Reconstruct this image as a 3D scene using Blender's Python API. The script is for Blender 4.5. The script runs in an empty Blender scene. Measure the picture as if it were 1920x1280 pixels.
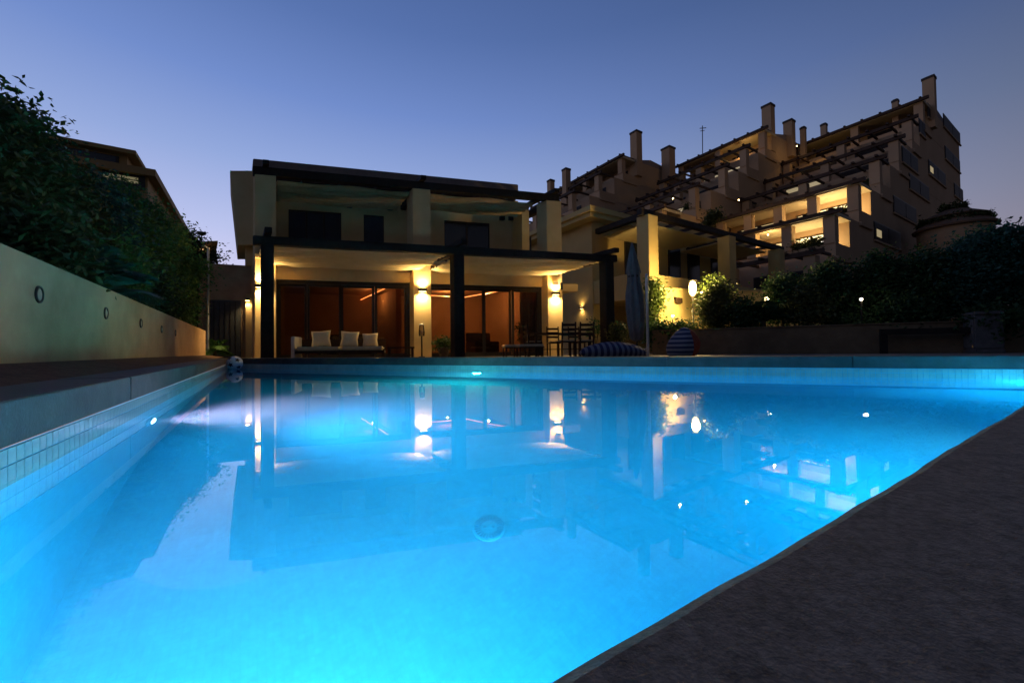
import bpy, bmesh, math, random
import numpy as np
from mathutils import Vector, Matrix
R = math.radians
random.seed(7)
rng = np.random.default_rng(11)
sc = bpy.context.scene
COL = sc.collection

# ------------------------------------------------------------------ camera
FPX, CX, CY = 745.0, 960.0, 640.0
CAMZ = 0.127
PITCH, ROLL = R(1.15), R(0.73)
cam = bpy.data.objects.new('camera', bpy.data.cameras.new('camera'))
COL.objects.link(cam); sc.camera = cam
cam.data.sensor_width = 36; cam.data.lens = FPX / 1920 * 36
cam.data.clip_start = 0.01; cam.data.clip_end = 3000
CROT = Matrix.Rotation(math.pi / 2 + PITCH, 3, 'X') @ Matrix.Rotation(-ROLL, 3, 'Z')
cam.matrix_world = Matrix.Translation((0, 0, CAMZ)) @ CROT.to_4x4()

# ------------------------------------------------------------------ sky, sun, exposure
w = bpy.data.worlds.new('World'); sc.world = w; w.use_nodes = True
wn, wl = w.node_tree.nodes, w.node_tree.links
sky = wn.new('ShaderNodeTexSky'); sky.sky_type = 'NISHITA'; sky.sun_disc = False
sky.sun_elevation = R(-3.5); sky.sun_rotation = R(-35); sky.dust_density = 1.5; sky.ozone_density = 3
tc = wn.new('ShaderNodeTexCoord'); sx = wn.new('ShaderNodeSeparateXYZ'); wl.new(tc.outputs['Generated'], sx.inputs[0])
rp = wn.new('ShaderNodeValToRGB'); wl.new(sx.outputs['Z'], rp.inputs[0])
el = rp.color_ramp.elements
stops = [(0.0, (.62, .50, .56)), (.14, (.59, .53, .66)), (.25, (.42, .45, .64)), (.38, (.25, .33, .56)),
         (.50, (.142, .225, .485)), (.62, (.084, .15, .355)), (.80, (.045, .088, .24)), (1.0, (.03, .06, .18))]
el[0].position = 0; el[0].color = (*stops[0][1], 1)
el[1].position = 1; el[1].color = (*stops[-1][1], 1)
for p, c in stops[1:-1]:
    e = el.new(p); e.color = (*c, 1)
nm = wn.new('ShaderNodeMix'); nm.data_type = 'RGBA'; nm.blend_type = 'ADD'; nm.inputs[0].default_value = 0.8
wl.new(rp.outputs[0], nm.inputs[6]); wl.new(sky.outputs[0], nm.inputs[7])
# the dusk glow lies to the left: the sky dims evenly away from it
dt = wn.new('ShaderNodeVectorMath'); dt.operation = 'DOT_PRODUCT'; dt.inputs[1].default_value = (-.62, .78, 0); wl.new(tc.outputs['Generated'], dt.inputs[0])
mr_ = wn.new('ShaderNodeMapRange'); mr_.interpolation_type = 'SMOOTHSTEP'
for i_, v_ in ((1, -.6), (2, 1.0), (3, .20), (4, 1.12)): mr_.inputs[i_].default_value = v_
wl.new(dt.outputs['Value'], mr_.inputs[0])
bg = wn['Background']; wl.new(nm.outputs[2], bg.inputs[0]); wl.new(mr_.outputs[0], bg.inputs[1])
sun = bpy.data.objects.new('sun', bpy.data.lights.new('sun', 'SUN'))
COL.objects.link(sun); sun.data.energy = 0.03; sun.data.angle = R(25); sun.data.color = (1, .78, .62)
sun.rotation_euler = Vector((0.55, -0.80, -0.22)).to_track_quat('-Z', 'Y').to_euler()
vs = sc.view_settings
vs.view_transform = 'Standard'; vs.look = 'None'; vs.gamma = 1; vs.use_curve_mapping = False; vs.exposure = 0
cy = sc.cycles
cy.use_denoising = True
cy.max_bounces = 12; cy.diffuse_bounces = 4; cy.transmission_bounces = 10; cy.transparent_max_bounces = 16
cy.sample_clamp_indirect = 40; cy.caustics_reflective = False; cy.caustics_refractive = True

# ------------------------------------------------------------------ helpers
def ray(x, y):
    return CROT @ Vector(((x - CX) / FPX, (CY - y) / FPX, -1.0))
def px(x, y, Y):                     # pixel -> point at world depth Y
    d = ray(x, y); t = Y / d.y
    return Vector((d.x * t, Y, CAMZ + d.z * t))
def gx(x, Y, y=600):                 # world x of a pixel column at a depth
    return px(x, y, Y).x
def zat(x, y, Y):
    return px(x, y, Y).z

class Frame:                         # plan frame: origin, two plan directions (not always square)
    def __init__(s, o, u, v):
        s.o, s.u, s.v = Vector(o).to_2d(), Vector(u).to_2d(), Vector(v).to_2d()
    def p(s, a, b, z):
        q = s.o + s.u * a + s.v * b
        return Vector((q.x, q.y, z))
    def ua(s, x, b, y=560):          # coordinate along u whose pixel column is x on the line v = b
        d = ray(x, y); r = d.x / d.y
        q = s.o + s.v * b
        return (r * q.y - q.x) / (s.u.x - r * s.u.y)
    def va(s, x, a, y=560):
        d = ray(x, y); r = d.x / d.y
        q = s.o + s.u * a
        return (r * q.y - q.x) / (s.v.x - r * s.v.y)

class MB:
    def __init__(s): s.v, s.f = [], []
    def add(s, vs, fs):
        n = len(s.v); s.v += [tuple(x) for x in vs]; s.f += [tuple(i + n for i in f) for f in fs]; return s
    def hexa(s, c):                  # 8 corners: bottom 4, top 4
        return s.add(c, [(3, 2, 1, 0), (4, 5, 6, 7), (0, 1, 5, 4), (1, 2, 6, 5), (2, 3, 7, 6), (3, 0, 4, 7)])
    def box(s, x0, x1, y0, y1, z0, z1):
        return s.hexa([(x0, y0, z0), (x1, y0, z0), (x1, y1, z0), (x0, y1, z0), (x0, y0, z1), (x1, y0, z1), (x1, y1, z1), (x0, y1, z1)])
    def fbox(s, F, a0, a1, b0, b1, z0, z1):
        c = [F.p(a0, b0, z0), F.p(a1, b0, z0), F.p(a1, b1, z0), F.p(a0, b1, z0)]
        return s.hexa(c + [Vector((q.x, q.y, z1)) for q in c])
    def prism(s, poly, z0, z1):
        n = len(poly)
        vs = [(p[0], p[1], z0) for p in poly] + [(p[0], p[1], z1) for p in poly]
        fs = [tuple(range(n - 1, -1, -1)), tuple(range(n, 2 * n))] + [(i, (i + 1) % n, n + (i + 1) % n, n + i) for i in range(n)]
        return s.add(vs, fs)
    def quad(s, a, b, c, d): return s.add([a, b, c, d], [(0, 1, 2, 3)])
    def tube(s, pts, rad, n=8):
        pts = [Vector(p) for p in pts]
        rad = [rad] * len(pts) if not hasattr(rad, '__len__') else rad
        vs, fs = [], []
        for i, p in enumerate(pts):
            d = (pts[min(i + 1, len(pts) - 1)] - pts[max(i - 1, 0)]).normalized()
            a = d.orthogonal().normalized() if abs(d.z) < .9 else Vector((1, 0, 0)).cross(d).normalized()
            b = d.cross(a)
            for k in range(n):
                t = 2 * math.pi * k / n
                vs.append(p + (a * math.cos(t) + b * math.sin(t)) * rad[i])
        for i in range(len(pts) - 1):
            for k in range(n):
                fs.append((i * n + k, i * n + (k + 1) % n, (i + 1) * n + (k + 1) % n, (i + 1) * n + k))
        fs.append(tuple(range(n - 1, -1, -1))); fs.append(tuple((len(pts) - 1) * n + k for k in range(n)))
        return s.add(vs, fs)
    def lathe(s, prof, n=24, c=(0, 0, 0), wob=None):   # prof: (r, z)
        vs, fs = [], []
        for i, (r, z) in enumerate(prof):
            for k in range(n):
                t = 2 * math.pi * k / n
                rr = r * (wob(t, i) if wob else 1)
                vs.append((c[0] + rr * math.cos(t), c[1] + rr * math.sin(t), c[2] + z))
        for i in range(len(prof) - 1):
            for k in range(n):
                fs.append((i * n + k, i * n + (k + 1) % n, (i + 1) * n + (k + 1) % n, (i + 1) * n + k))
        fs.append(tuple(range(n - 1, -1, -1))); fs.append(tuple((len(prof) - 1) * n + k for k in range(n)))
        return s.add(vs, fs)
    def mesh(s, name, mat, smooth=False, bevel=0):
        me = bpy.data.meshes.new(name); me.from_pydata(s.v, [], s.f); me.update()
        bm = bmesh.new(); bm.from_mesh(me); bmesh.ops.recalc_face_normals(bm, faces=bm.faces)
        if bevel:
            bmesh.ops.bevel(bm, geom=bm.edges[:], offset=bevel, segments=2, affect='EDGES', clamp_overlap=True)
        bm.to_mesh(me); bm.free()
        me.materials.append(mat)
        if smooth: me.polygons.foreach_set('use_smooth', [True] * len(me.polygons))
        return me
    def build(s, name, mat, parent=None, smooth=False, bevel=0):
        return link(name, s.mesh(name, mat, smooth, bevel), parent)

def link(name, me, parent=None, loc=None):
    o = bpy.data.objects.new(name, me); COL.objects.link(o)
    if parent is not None:
        o.parent = parent
        o.location = loc if loc is not None else -world_loc(parent)
    elif loc is not None: o.location = loc
    return o
def world_loc(o):
    v = Vector(o.location)
    while o.parent: o = o.parent; v += Vector(o.location)
    return v
def tag(o, label=None, cat=None, group=None, kind=None):
    if label: o['label'] = label
    if cat: o['category'] = cat
    if group: o['group'] = group
    if kind: o['kind'] = kind
    return o
def thing(name, loc, label, cat, group=None, rz=0):
    o = bpy.data.objects.new(name, None); COL.objects.link(o); o.location = loc; o.rotation_euler.z = rz
    o.empty_display_size = .2
    return tag(o, label, cat, group)
def local(name, mb, mat, parent, smooth=False, bevel=0):      # mesh already in the parent's own coordinates
    return link(name, mb.mesh(name, mat, smooth, bevel), parent, loc=(0, 0, 0))
def copy_tree(o, parent=None):
    c = o.copy(); COL.objects.link(c); c.parent = parent
    for ch in o.children: copy_tree(ch, c)
    return c
def lamp(name, typ, loc, energy, color, parent, size=.05, d=None, spot=None, blend=.6):
    L = bpy.data.lights.new(name, typ); L.energy = energy; L.color = color
    if typ == 'AREA': L.shape = 'DISK'; L.size = size
    else: L.shadow_soft_size = size
    if typ == 'SPOT': L.spot_size = R(spot); L.spot_blend = blend
    o = bpy.data.objects.new(name, L); COL.objects.link(o)
    if parent is not None:
        o.parent = parent; o.location = Vector(loc) - world_loc(parent)
    else: o.location = loc
    if d is not None: o.rotation_euler = Vector(d).to_track_quat('-Z', 'Y').to_euler()
    return o

# ------------------------------------------------------------------ materials
def mat(name, c1, c2=None, scale=4, rough=.8, bump=0, bscale=None, spec=.3, metal=0, emit=None, estr=0, detail=6, stain=0):
    m = bpy.data.materials.new(name); m.use_nodes = True
    n, l = m.node_tree.nodes, m.node_tree.links; b = n['Principled BSDF']
    b.inputs['Roughness'].default_value = rough; b.inputs['Specular IOR Level'].default_value = spec; b.inputs['Metallic'].default_value = metal
    b.inputs['Base Color'].default_value = (*c1, 1)
    if c2 or bump:
        t = n.new('ShaderNodeTexCoord')
    if c2:
        nz = n.new('ShaderNodeTexNoise'); nz.inputs['Scale'].default_value = scale; nz.inputs['Detail'].default_value = detail; nz.inputs['Roughness'].default_value = .65
        l.new(t.outputs['Object'], nz.inputs['Vector'])
        r = n.new('ShaderNodeValToRGB'); r.color_ramp.elements[0].position = .3; r.color_ramp.elements[1].position = .7
        r.color_ramp.elements[0].color = (*c1, 1); r.color_ramp.elements[1].color = (*c2, 1)
        l.new(nz.outputs['Fac'], r.inputs[0])
        out = r.outputs[0]
        if stain:
            n2 = n.new('ShaderNodeTexNoise'); n2.inputs['Scale'].default_value = scale * .23; n2.inputs['Detail'].default_value = 4
            l.new(t.outputs['Object'], n2.inputs['Vector'])
            r2 = n.new('ShaderNodeValToRGB'); r2.color_ramp.elements[0].position = .35; r2.color_ramp.elements[1].position = .62
            k = 1 - stain; r2.color_ramp.elements[0].color = (k, k, k, 1)
            l.new(n2.outputs['Fac'], r2.inputs[0])
            mx = n.new('ShaderNodeMix'); mx.data_type = 'RGBA'; mx.blend_type = 'MULTIPLY'; mx.inputs[0].default_value = 1
            l.new(out, mx.inputs[6]); l.new(r2.outputs[0], mx.inputs[7]); out = mx.outputs[2]
        l.new(out, b.inputs['Base Color'])
    if bump:
        nb = n.new('ShaderNodeTexNoise'); nb.inputs['Scale'].default_value = bscale or scale * 8; nb.inputs['Detail'].default_value = 5
        l.new(t.outputs['Object'], nb.inputs['Vector'])
        bp = n.new('ShaderNodeBump'); bp.inputs['Strength'].default_value = bump; bp.inputs['Distance'].default_value = .01
        l.new(nb.outputs['Fac'], bp.inputs['Height']); l.new(bp.outputs[0], b.inputs['Normal'])
    if emit:
        b.inputs['Emission Color'].default_value = (*emit, 1); b.inputs['Emission Strength'].default_value = estr
    return m

M = {}
M['stucco'] = mat('cream_stucco', (.64, .455, .215), (.74, .545, .275), 1.5, .9, .25, 60, .2, stain=.12)
M['stucco_n'] = mat('ochre_stucco', (.56, .40, .16), (.64, .47, .20), 1.2, .9, .2, 50, .2, stain=.1)
M['apt'] = mat('apartment_render', (.42, .275, .16), (.50, .335, .20), .35, .92, .1, 20, .15, stain=.15)
M['apt_pale'] = mat('pale_terrace_ceiling', (.50, .40, .25), (.56, .45, .29), .5, .9)
M['apt_dark'] = mat('apartment_back_wall', (.25, .19, .14), (.32, .24, .18), .5, .92)
M['aptl'] = mat('far_house_render', (.38, .24, .09), (.46, .29, .12), .5, .92, stain=.15)
M['wood'] = mat('black_stained_wood', (.012, .009, .007), (.028, .02, .015), 6, .7, .3, 60, .25)
M['wood2'] = mat('dark_brown_timber', (.035, .018, .010), (.065, .034, .018), 3, .7)
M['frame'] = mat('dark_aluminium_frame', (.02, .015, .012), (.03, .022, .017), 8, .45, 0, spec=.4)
M['fabric'] = mat('cream_canopy_cloth', (.60, .47, .25), (.68, .54, .30), 3, .9, .1, 200)
M['canopy_dark'] = mat('weathered_canopy_cloth', (.46, .29, .14), (.62, .41, .21), 1.2, .95, .1, 100)
M['glass_dark'] = mat('dark_blue_pane', (.012, .016, .026), None, 1, .12, 0, spec=.5)
M['shutter'] = mat('slate_blue_shutter', (.035, .042, .058), (.045, .052, .07), 10, .6)
M['rooftile'] = mat('grey_brown_roof_edge', (.20, .16, .14), (.28, .22, .19), 5, .9, .3, 30)
M['deck'] = mat('dark_speckled_stone', (.16, .115, .075), (.40, .295, .20), 150, .85, .28, 500, .3, detail=10, stain=.25)
M['leftdeck'] = mat('brown_speckled_paving', (.075, .042, .026), (.17, .095, .06), 50, .9, .25, 380, .25, detail=9, stain=.3)
M['riser'] = mat('grey_stone_kerb', (.065, .058, .058), (.105, .095, .092), 8, .7, .3, 90, .35, stain=.2)
M['plaster'] = mat('light_blue_pool_mosaic', (.045, .52, .74), (.075, .62, .82), 30, .5, .1, 80, stain=.06)
M['tile'] = mat('pale_blue_grey_tile', (.30, .42, .41), (.46, .58, .55), 9, .25, .05, 60, .5)
M['plot'] = mat('pale_rendered_wall', (.44, .27, .15), (.64, .41, .245), 1.8, .92, .35, 40, .2, stain=.3)
M['soil'] = mat('dark_soil', (.03, .022, .015), (.06, .045, .03), 9, 1, .8, 20)
M['ground'] = mat('dry_ground', (.05, .045, .03), (.09, .08, .05), 2, 1, .5, 10)
M['terrace'] = mat('terrace_paving', (.19, .15, .11), (.28, .23, .17), 5, .6, .15, 60, .4, stain=.2)
M['gardenwall'] = mat('brown_garden_wall', (.17, .115, .065), (.24, .165, .095), 2.5, .95, .3, 50, stain=.25)
M['white'] = mat('white_paint', (.70, .68, .63), None, 1, .5)
M['cushion'] = mat('cream_cushion_cloth', (.74, .60, .37), (.82, .68, .44), 20, .95, .15, 300)
M['metal'] = mat('pale_metal', (.55, .55, .55), (.62, .62, .62), 20, .35, 0, metal=.8)
M['darkmetal'] = mat('dark_bronze_metal', (.05, .042, .035), None, 1, .45, metal=.6)
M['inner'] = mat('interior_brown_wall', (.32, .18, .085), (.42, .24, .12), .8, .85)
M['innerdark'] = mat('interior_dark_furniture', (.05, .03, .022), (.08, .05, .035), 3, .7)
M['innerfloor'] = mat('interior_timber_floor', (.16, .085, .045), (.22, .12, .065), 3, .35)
M['curtain'] = mat('beige_curtain', (.45, .34, .20), (.55, .42, .26), 3, .95)
M['gate'] = mat('grey_gate_panel', (.075, .08, .085), (.10, .105, .11), 4, .6)
M['frosted'] = mat('frosted_light_glass', (.42, .36, .27), None, 1, .5)
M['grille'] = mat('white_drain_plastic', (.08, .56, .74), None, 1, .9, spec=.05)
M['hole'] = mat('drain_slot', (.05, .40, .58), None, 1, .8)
M['bark'] = mat('brown_bark', (.07, .05, .035), (.12, .09, .06), 12, .95, .8, 40)
M['parasol'] = mat('grey_parasol_cloth', (.10, .105, .115), (.15, .155, .165), 4, .95, .1, 150)
M['pot'] = mat('weathered_stone', (.09, .083, .08), (.14, .13, .125), 6, .95, .4, 40)
M['chimcap'] = mat('dark_chimney_cap', (.06, .05, .045), None, 1, .9)
M['bb_red'] = mat('rust_red_cloth', (.26, .055, .025), (.34, .08, .04), 12, .95)
M['black'] = mat('black_panel', (.012, .012, .014), None, 1, .5)
M['ballwhite'] = mat('white_vinyl', (.78, .78, .76), None, 1, .35)
def glow(name, c, s): return mat(name, (.8, .8, .8), emit=c, estr=s)
M['warmglow'] = glow('warm_lamp', (1, .66, .24), 9)
M['lantern'] = glow('yellow_lantern', (1, .66, .20), 5)
M['orange'] = glow('orange_led', (1, .27, .06), 4.0)
M['whiteglow'] = glow('white_lamp', (1, .93, .8), 5)
M['winlit'] = glow('lit_window', (1, .78, .36), .30)
M['warmwin'] = glow('orange_window', (1, .55, .2), 1.3)
M['windim'] = glow('dim_window', (.9, .75, .25), .14)
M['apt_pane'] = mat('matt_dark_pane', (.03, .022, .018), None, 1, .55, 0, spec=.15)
M['poolwhite'] = glow('pool_lamp_white', (.82, .80, 1), 16)
M['poolgreen'] = glow('pool_lamp_green', (.15, 1, .72), 6)

def leafmat(name, c1, c2, sat=0):
    m = bpy.data.materials.new(name); m.use_nodes = True
    n, l = m.node_tree.nodes, m.node_tree.links; b = n['Principled BSDF']
    g = n.new('ShaderNodeObjectInfo'); t = n.new('ShaderNodeTexCoord'); nz = n.new('ShaderNodeTexNoise'); nz.inputs['Scale'].default_value = 2.4
    nz.inputs['Detail'].default_value = 8; nz.inputs['Roughness'].default_value = .8
    l.new(t.outputs['Object'], nz.inputs['Vector'])
    r = n.new('ShaderNodeValToRGB'); r.color_ramp.elements[0].position = .32; r.color_ramp.elements[1].position = .68
    r.color_ramp.elements[0].color = (*c1, 1); r.color_ramp.elements[1].color = (*c2, 1)
    l.new(nz.outputs['Fac'], r.inputs[0]); l.new(r.outputs[0], b.inputs['Base Color'])
    b.inputs['Roughness'].default_value = .55; b.inputs['Specular IOR Level'].default_value = .3
    tr = n.new('ShaderNodeBsdfTranslucent'); l.new(r.outputs[0], tr.inputs['Color'])
    mx = n.new('ShaderNodeMixShader'); mx.inputs[0].default_value = .3
    l.new(b.outputs[0], mx.inputs[1]); l.new(tr.outputs[0], mx.inputs[2]); l.new(mx.outputs[0], n['Material Output'].inputs[0])
    return m
M['leaf1'] = leafmat('dark_green_leaf', (.016, .045, .014), (.05, .105, .03))
M['leaf2'] = leafmat('mid_green_leaf', (.045, .13, .032), (.12, .25, .06))
M['leaf3'] = leafmat('olive_leaf', (.035, .048, .014), (.09, .105, .03))
M['leaf4'] = leafmat('blue_green_leaf', (.014, .06, .04), (.036, .115, .075))
M['leaf5'] = leafmat('lime_leaf', (.10, .16, .03), (.18, .24, .05))

def glassmat():
    m = bpy.data.materials.new('clear_door_glass'); m.use_nodes = True
    n, l = m.node_tree.nodes, m.node_tree.links; n.remove(n['Principled BSDF'])
    tr = n.new('ShaderNodeBsdfTransparent'); tr.inputs[0].default_value = (.72, .66, .6, 1)
    gl = n.new('ShaderNodeBsdfGlossy'); gl.inputs['Roughness'].default_value = .03
    fr = n.new('ShaderNodeFresnel'); fr.inputs['IOR'].default_value = 1.5
    mx = n.new('ShaderNodeMixShader')
    l.new(fr.outputs[0], mx.inputs[0]); l.new(tr.outputs[0], mx.inputs[1]); l.new(gl.outputs[0], mx.inputs[2]); l.new(mx.outputs[0], n['Material Output'].inputs[0])
    return m
M['glass'] = glassmat()
M['pav'] = mat('red_brown_render', (.17, .10, .06), (.23, .14, .085), 1, .9, stain=.2)
def watermat():
    m = bpy.data.materials.new('pool_water'); m.use_nodes = True
    n, l = m.node_tree.nodes, m.node_tree.links; n.remove(n['Principled BSDF'])
    g = n.new('ShaderNodeBsdfGlass'); g.inputs['IOR'].default_value = 1.33; g.inputs['Roughness'].default_value = 0; g.inputs['Color'].default_value = (1, 1, 1, 1)
    t = n.new('ShaderNodeTexCoord'); nz = n.new('ShaderNodeTexNoise'); nz.inputs['Scale'].default_value = 1.6; nz.inputs['Detail'].default_value = 3
    l.new(t.outputs['Object'], nz.inputs['Vector'])
    bp = n.new('ShaderNodeBump'); bp.inputs['Strength'].default_value = .12; bp.inputs['Distance'].default_value = .004
    l.new(nz.outputs['Fac'], bp.inputs['Height']); l.new(bp.outputs[0], g.inputs['Normal'])
    l.new(g.outputs[0], n['Material Output'].inputs['Surface'])
    ab = n.new('ShaderNodeVolumeAbsorption'); ab.inputs['Color'].default_value = (0.0, .86, .985, 1); ab.inputs['Density'].default_value = WATER_ABS
    s = n.new('ShaderNodeVolumeScatter'); s.inputs['Color'].default_value = (.8, .85, 1, 1); s.inputs['Density'].default_value = WATER_SCAT; s.inputs['Anisotropy'].default_value = .1
    a = n.new('ShaderNodeAddShader'); l.new(ab.outputs[0], a.inputs[0]); l.new(s.outputs[0], a.inputs[1]); l.new(a.outputs[0], n['Material Output'].inputs['Volume'])
    return m
WATER_ABS, WATER_SCAT = .5, .11
M['water'] = watermat()

# ------------------------------------------------------------------ the pool
WZ, TZ, FZ = -.23, -.132, -1.58          # water, underside of the kerb, pool floor
E1 = Vector((-.54, .842)).normalized()   # along the left side, away from the camera
E2 = Vector((E1.y, -E1.x))               # along the near side, to the right
A = Vector((-6.8, 9.5)); B = Vector((5.62, 3.66)); C = Vector((-.57, -.22))
TRI = [C, B, A]
def offs(poly, d):                       # offset a counter-clockwise polygon outwards by d (one value per edge)
    n = len(poly); d = d if hasattr(d, '__len__') else [d] * n; out = []
    L = []
    for i in range(n):
        p, q = poly[i], poly[(i + 1) % n]; t = (q - p).normalized(); nn = Vector((t.y, -t.x)); L.append((p + nn * d[i], t))
    for i in range(n):
        (p, t), (q, s) = L[i - 1], L[i]
        k = ((q.x - p.x) * s.y - (q.y - p.y) * s.x) / (t.x * s.y - t.y * s.x)
        out.append(p + t * k)
    return out
m = MB()
n3 = 3
m.add([(p.x, p.y, TZ) for p in TRI] + [(p.x, p.y, FZ) for p in TRI], [(i, (i + 1) % 3, 3 + (i + 1) % 3, 3 + i) for i in range(3)] + [(3, 4, 5)])
pool = tag(m.build('pool_basin', M['plaster']), kind='structure')
def mosaic(m_, wall):
    n, l = m_.node_tree.nodes, m_.node_tree.links; b = n['Principled BSDF']
    t = n.new('ShaderNodeTexCoord'); src = b.inputs['Base Color'].links[0].from_socket
    br = n.new('ShaderNodeTexBrick'); br.offset = 0; br.inputs['Scale'].default_value = 1; br.inputs['Brick Width'].default_value = .025; br.inputs['Row Height'].default_value = .025
    br.inputs['Mortar Size'].default_value = .0012; br.inputs['Mortar Smooth'].default_value = .4
    br.inputs['Color1'].default_value = (1, 1, 1, 1); br.inputs['Color2'].default_value = (.91, .94, .955, 1); br.inputs['Mortar'].default_value = (.80, .85, .88, 1)
    mp = n.new('ShaderNodeMapping'); mp.inputs['Rotation'].default_value = (0, 0, -math.atan2(E2.y, E2.x))
    l.new(t.outputs['Object'], mp.inputs[0])
    if wall:
        sp = n.new('ShaderNodeSeparateXYZ'); cb = n.new('ShaderNodeCombineXYZ'); ad = n.new('ShaderNodeMath'); l.new(mp.outputs[0], sp.inputs[0])
        l.new(sp.outputs[0], ad.inputs[0]); l.new(sp.outputs[1], ad.inputs[1]); l.new(ad.outputs[0], cb.inputs[0]); l.new(sp.outputs[2], cb.inputs[1]); l.new(cb.outputs[0], br.inputs['Vector'])
    else: l.new(mp.outputs[0], br.inputs['Vector'])
    mx = n.new('ShaderNodeMix'); mx.data_type = 'RGBA'; mx.blend_type = 'MULTIPLY'; mx.inputs[0].default_value = 1
    l.new(src, mx.inputs[6]); l.new(br.outputs['Color'], mx.inputs[7]); l.new(mx.outputs[2], b.inputs['Base Color'])
M['plaster_floor'] = M['plaster'].copy(); mosaic(M['plaster'], True); mosaic(M['plaster_floor'], False)
pool.data.materials.append(M['plaster_floor'])
for f_ in pool.data.polygons:
    if abs(f_.normal.z) > .5: f_.material_index = 1
wt = offs(TRI, .03)
m = MB().prism(wt, FZ - .03, WZ)
water = tag(m.build('pool_water', M['water']), kind='structure')
# waterline tiles
TS = .049
def tile_mb(m, P, T, N, z):
    a, b = P - T * .0225, P + T * .0225; o = N * .005
    m.hexa([(a.x, a.y, z - .0225), (b.x, b.y, z - .0225), (b.x + o.x, b.y + o.y, z - .0225), (a.x + o.x, a.y + o.y, z - .0225),
            (a.x, a.y, z + .0225), (b.x, b.y, z + .0225), (b.x + o.x, b.y + o.y, z + .0225), (a.x + o.x, a.y + o.y, z + .0225)])
tm = MB().box(-.0225, .0225, 0, .005, -.0225, .0225).mesh('tile', M['tile'])
bulk = MB(); NEAR_TILES = 0
for (p, q, side) in ((A, C, 'left'), (B, A, 'far'), (C, B, 'near')):
    T = (q - p).normalized(); N = Vector((-T.y, T.x)); ln = (q - p).length
    for i in range(int(ln / TS)):
        P = p + T * (i + .5) * TS
        for r in range(3):
            z = TZ - .0245 - r * TS - .002
            if side == 'left' and .75 < P.y < 3.1 and r < 2:
                o = link('tile', tm, pool, loc=(P.x + N.x * 0, P.y, z)); o.rotation_euler.z = math.atan2(T.y, T.x); NEAR_TILES += 1
            else: tile_mb(bulk, P, T, N, z)
tag(bulk.build('waterline_tiles', M['tile'], pool), kind='stuff')

# kerbs: left (with one open joint), far, near deck
KW = .5
outer = offs(TRI, [4.0, .55, 0.0])
def slab(name, poly, z0, z1, mt, parent=None, bevel=.006):
    return MB().prism(poly, z0, z1).build(name, mt, parent, bevel=bevel)
lk = MB(); NL = Vector((-E1.y, E1.x))    # outward normal of the left side
NL = -E2
cuts = []
def lpt(Y): return A + (C - A) * ((A.y - Y) / (A.y - C.y))
joints = [9.78, 6.9, 4.55, 2.235, -.02, -2.2, -4.4]
lkerb = tag(bpy.data.objects.new('pool_kerb', None), kind='structure'); COL.objects.link(lkerb); lkerb.location = (A.x, A.y, 0)
for i in range(len(joints) - 1):
    a, b = lpt(joints[i]), lpt(joints[i + 1]); T = (b - a).normalized(); g = .018 if i in (2, 3) else .004
    a = a + T * g / 2; b = b - T * g / 2
    slab('kerb_stone', [a, b, b + NL * .30, a + NL * .30], TZ, 0.0, M['riser'], lkerb, .004)
# far kerb stones
FT = (A - B).normalized(); FN = Vector((FT.y, -FT.x))
if FN.y < 0: FN = -FN
L = (A - B).length; k = 7
B0 = B - FT * .0
for i in range(k):
    a = B0 + FT * (L * i / k + .002); b = B0 + FT * (L * (i + 1) / k - .002)
    slab('kerb_stone', [b, a, a + FN * .55, b + FN * .55], TZ, 0.0, M['riser'], lkerb, .004)
# the deck on the camera's side: big stone slabs, one joint well right of view
deck = tag(bpy.data.objects.new('stone_deck', None), kind='structure'); COL.objects.link(deck); deck.location = (0, 0, 0)
def near_deck():
    # front edge slightly uneven like hand-cut stone
    p0 = C + E2 * .0; n = 420; ln = (B - C).length + 14; n = 900
    top, face = [], []
    ed = []
    r2 = random.Random(3); ph = [r2.uniform(0, 6) for _ in range(6)]
    for i in range(n + 1):
        s = ln * (i / n) ** 1.6
        w = .0010 * math.sin(s * 9 + ph[0]) + .0006 * math.sin(s * 23 + ph[1]) + .0004 * math.sin(s * 61 + ph[2])
        q = p0 + E2 * s + E1 * (w + .004); ed.append((q, s))
    m = MB(); vs = []; fs = []
    for q, s in ed:
        c = .006
        e = q - E1 * .010; far = p0 + E2 * s - E1 * 6
        vs += [(q.x, q.y, TZ), (q.x, q.y, -c), (e.x, e.y, 0), (far.x, far.y, 0)]
    for i in range(n):
        a = i * 4
        for k in range(3): fs.append((a + k, a + 4 + k, a + 5 + k, a + 1 + k))
    m.add(vs, fs)
    return m.build('deck_slab', M['deck'], deck)
near_deck()
# left paving strip, rising a little to the planter wall
def wallx(Y, off=0): return -1.55 - .643 * Y - off
Ya, Yb = -3.0, 13.4
la, lb = lpt(Ya) + NL * .30, lpt(Yb) + NL * .30
m = MB().add([(la.x, la.y, -.003), (lb.x, lb.y, -.003), (wallx(Yb), Yb, .075), (wallx(Ya), Ya, .082)], [(0, 1, 2, 3)])
tag(m.build('left_paving', M['leftdeck']), kind='structure')
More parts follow.
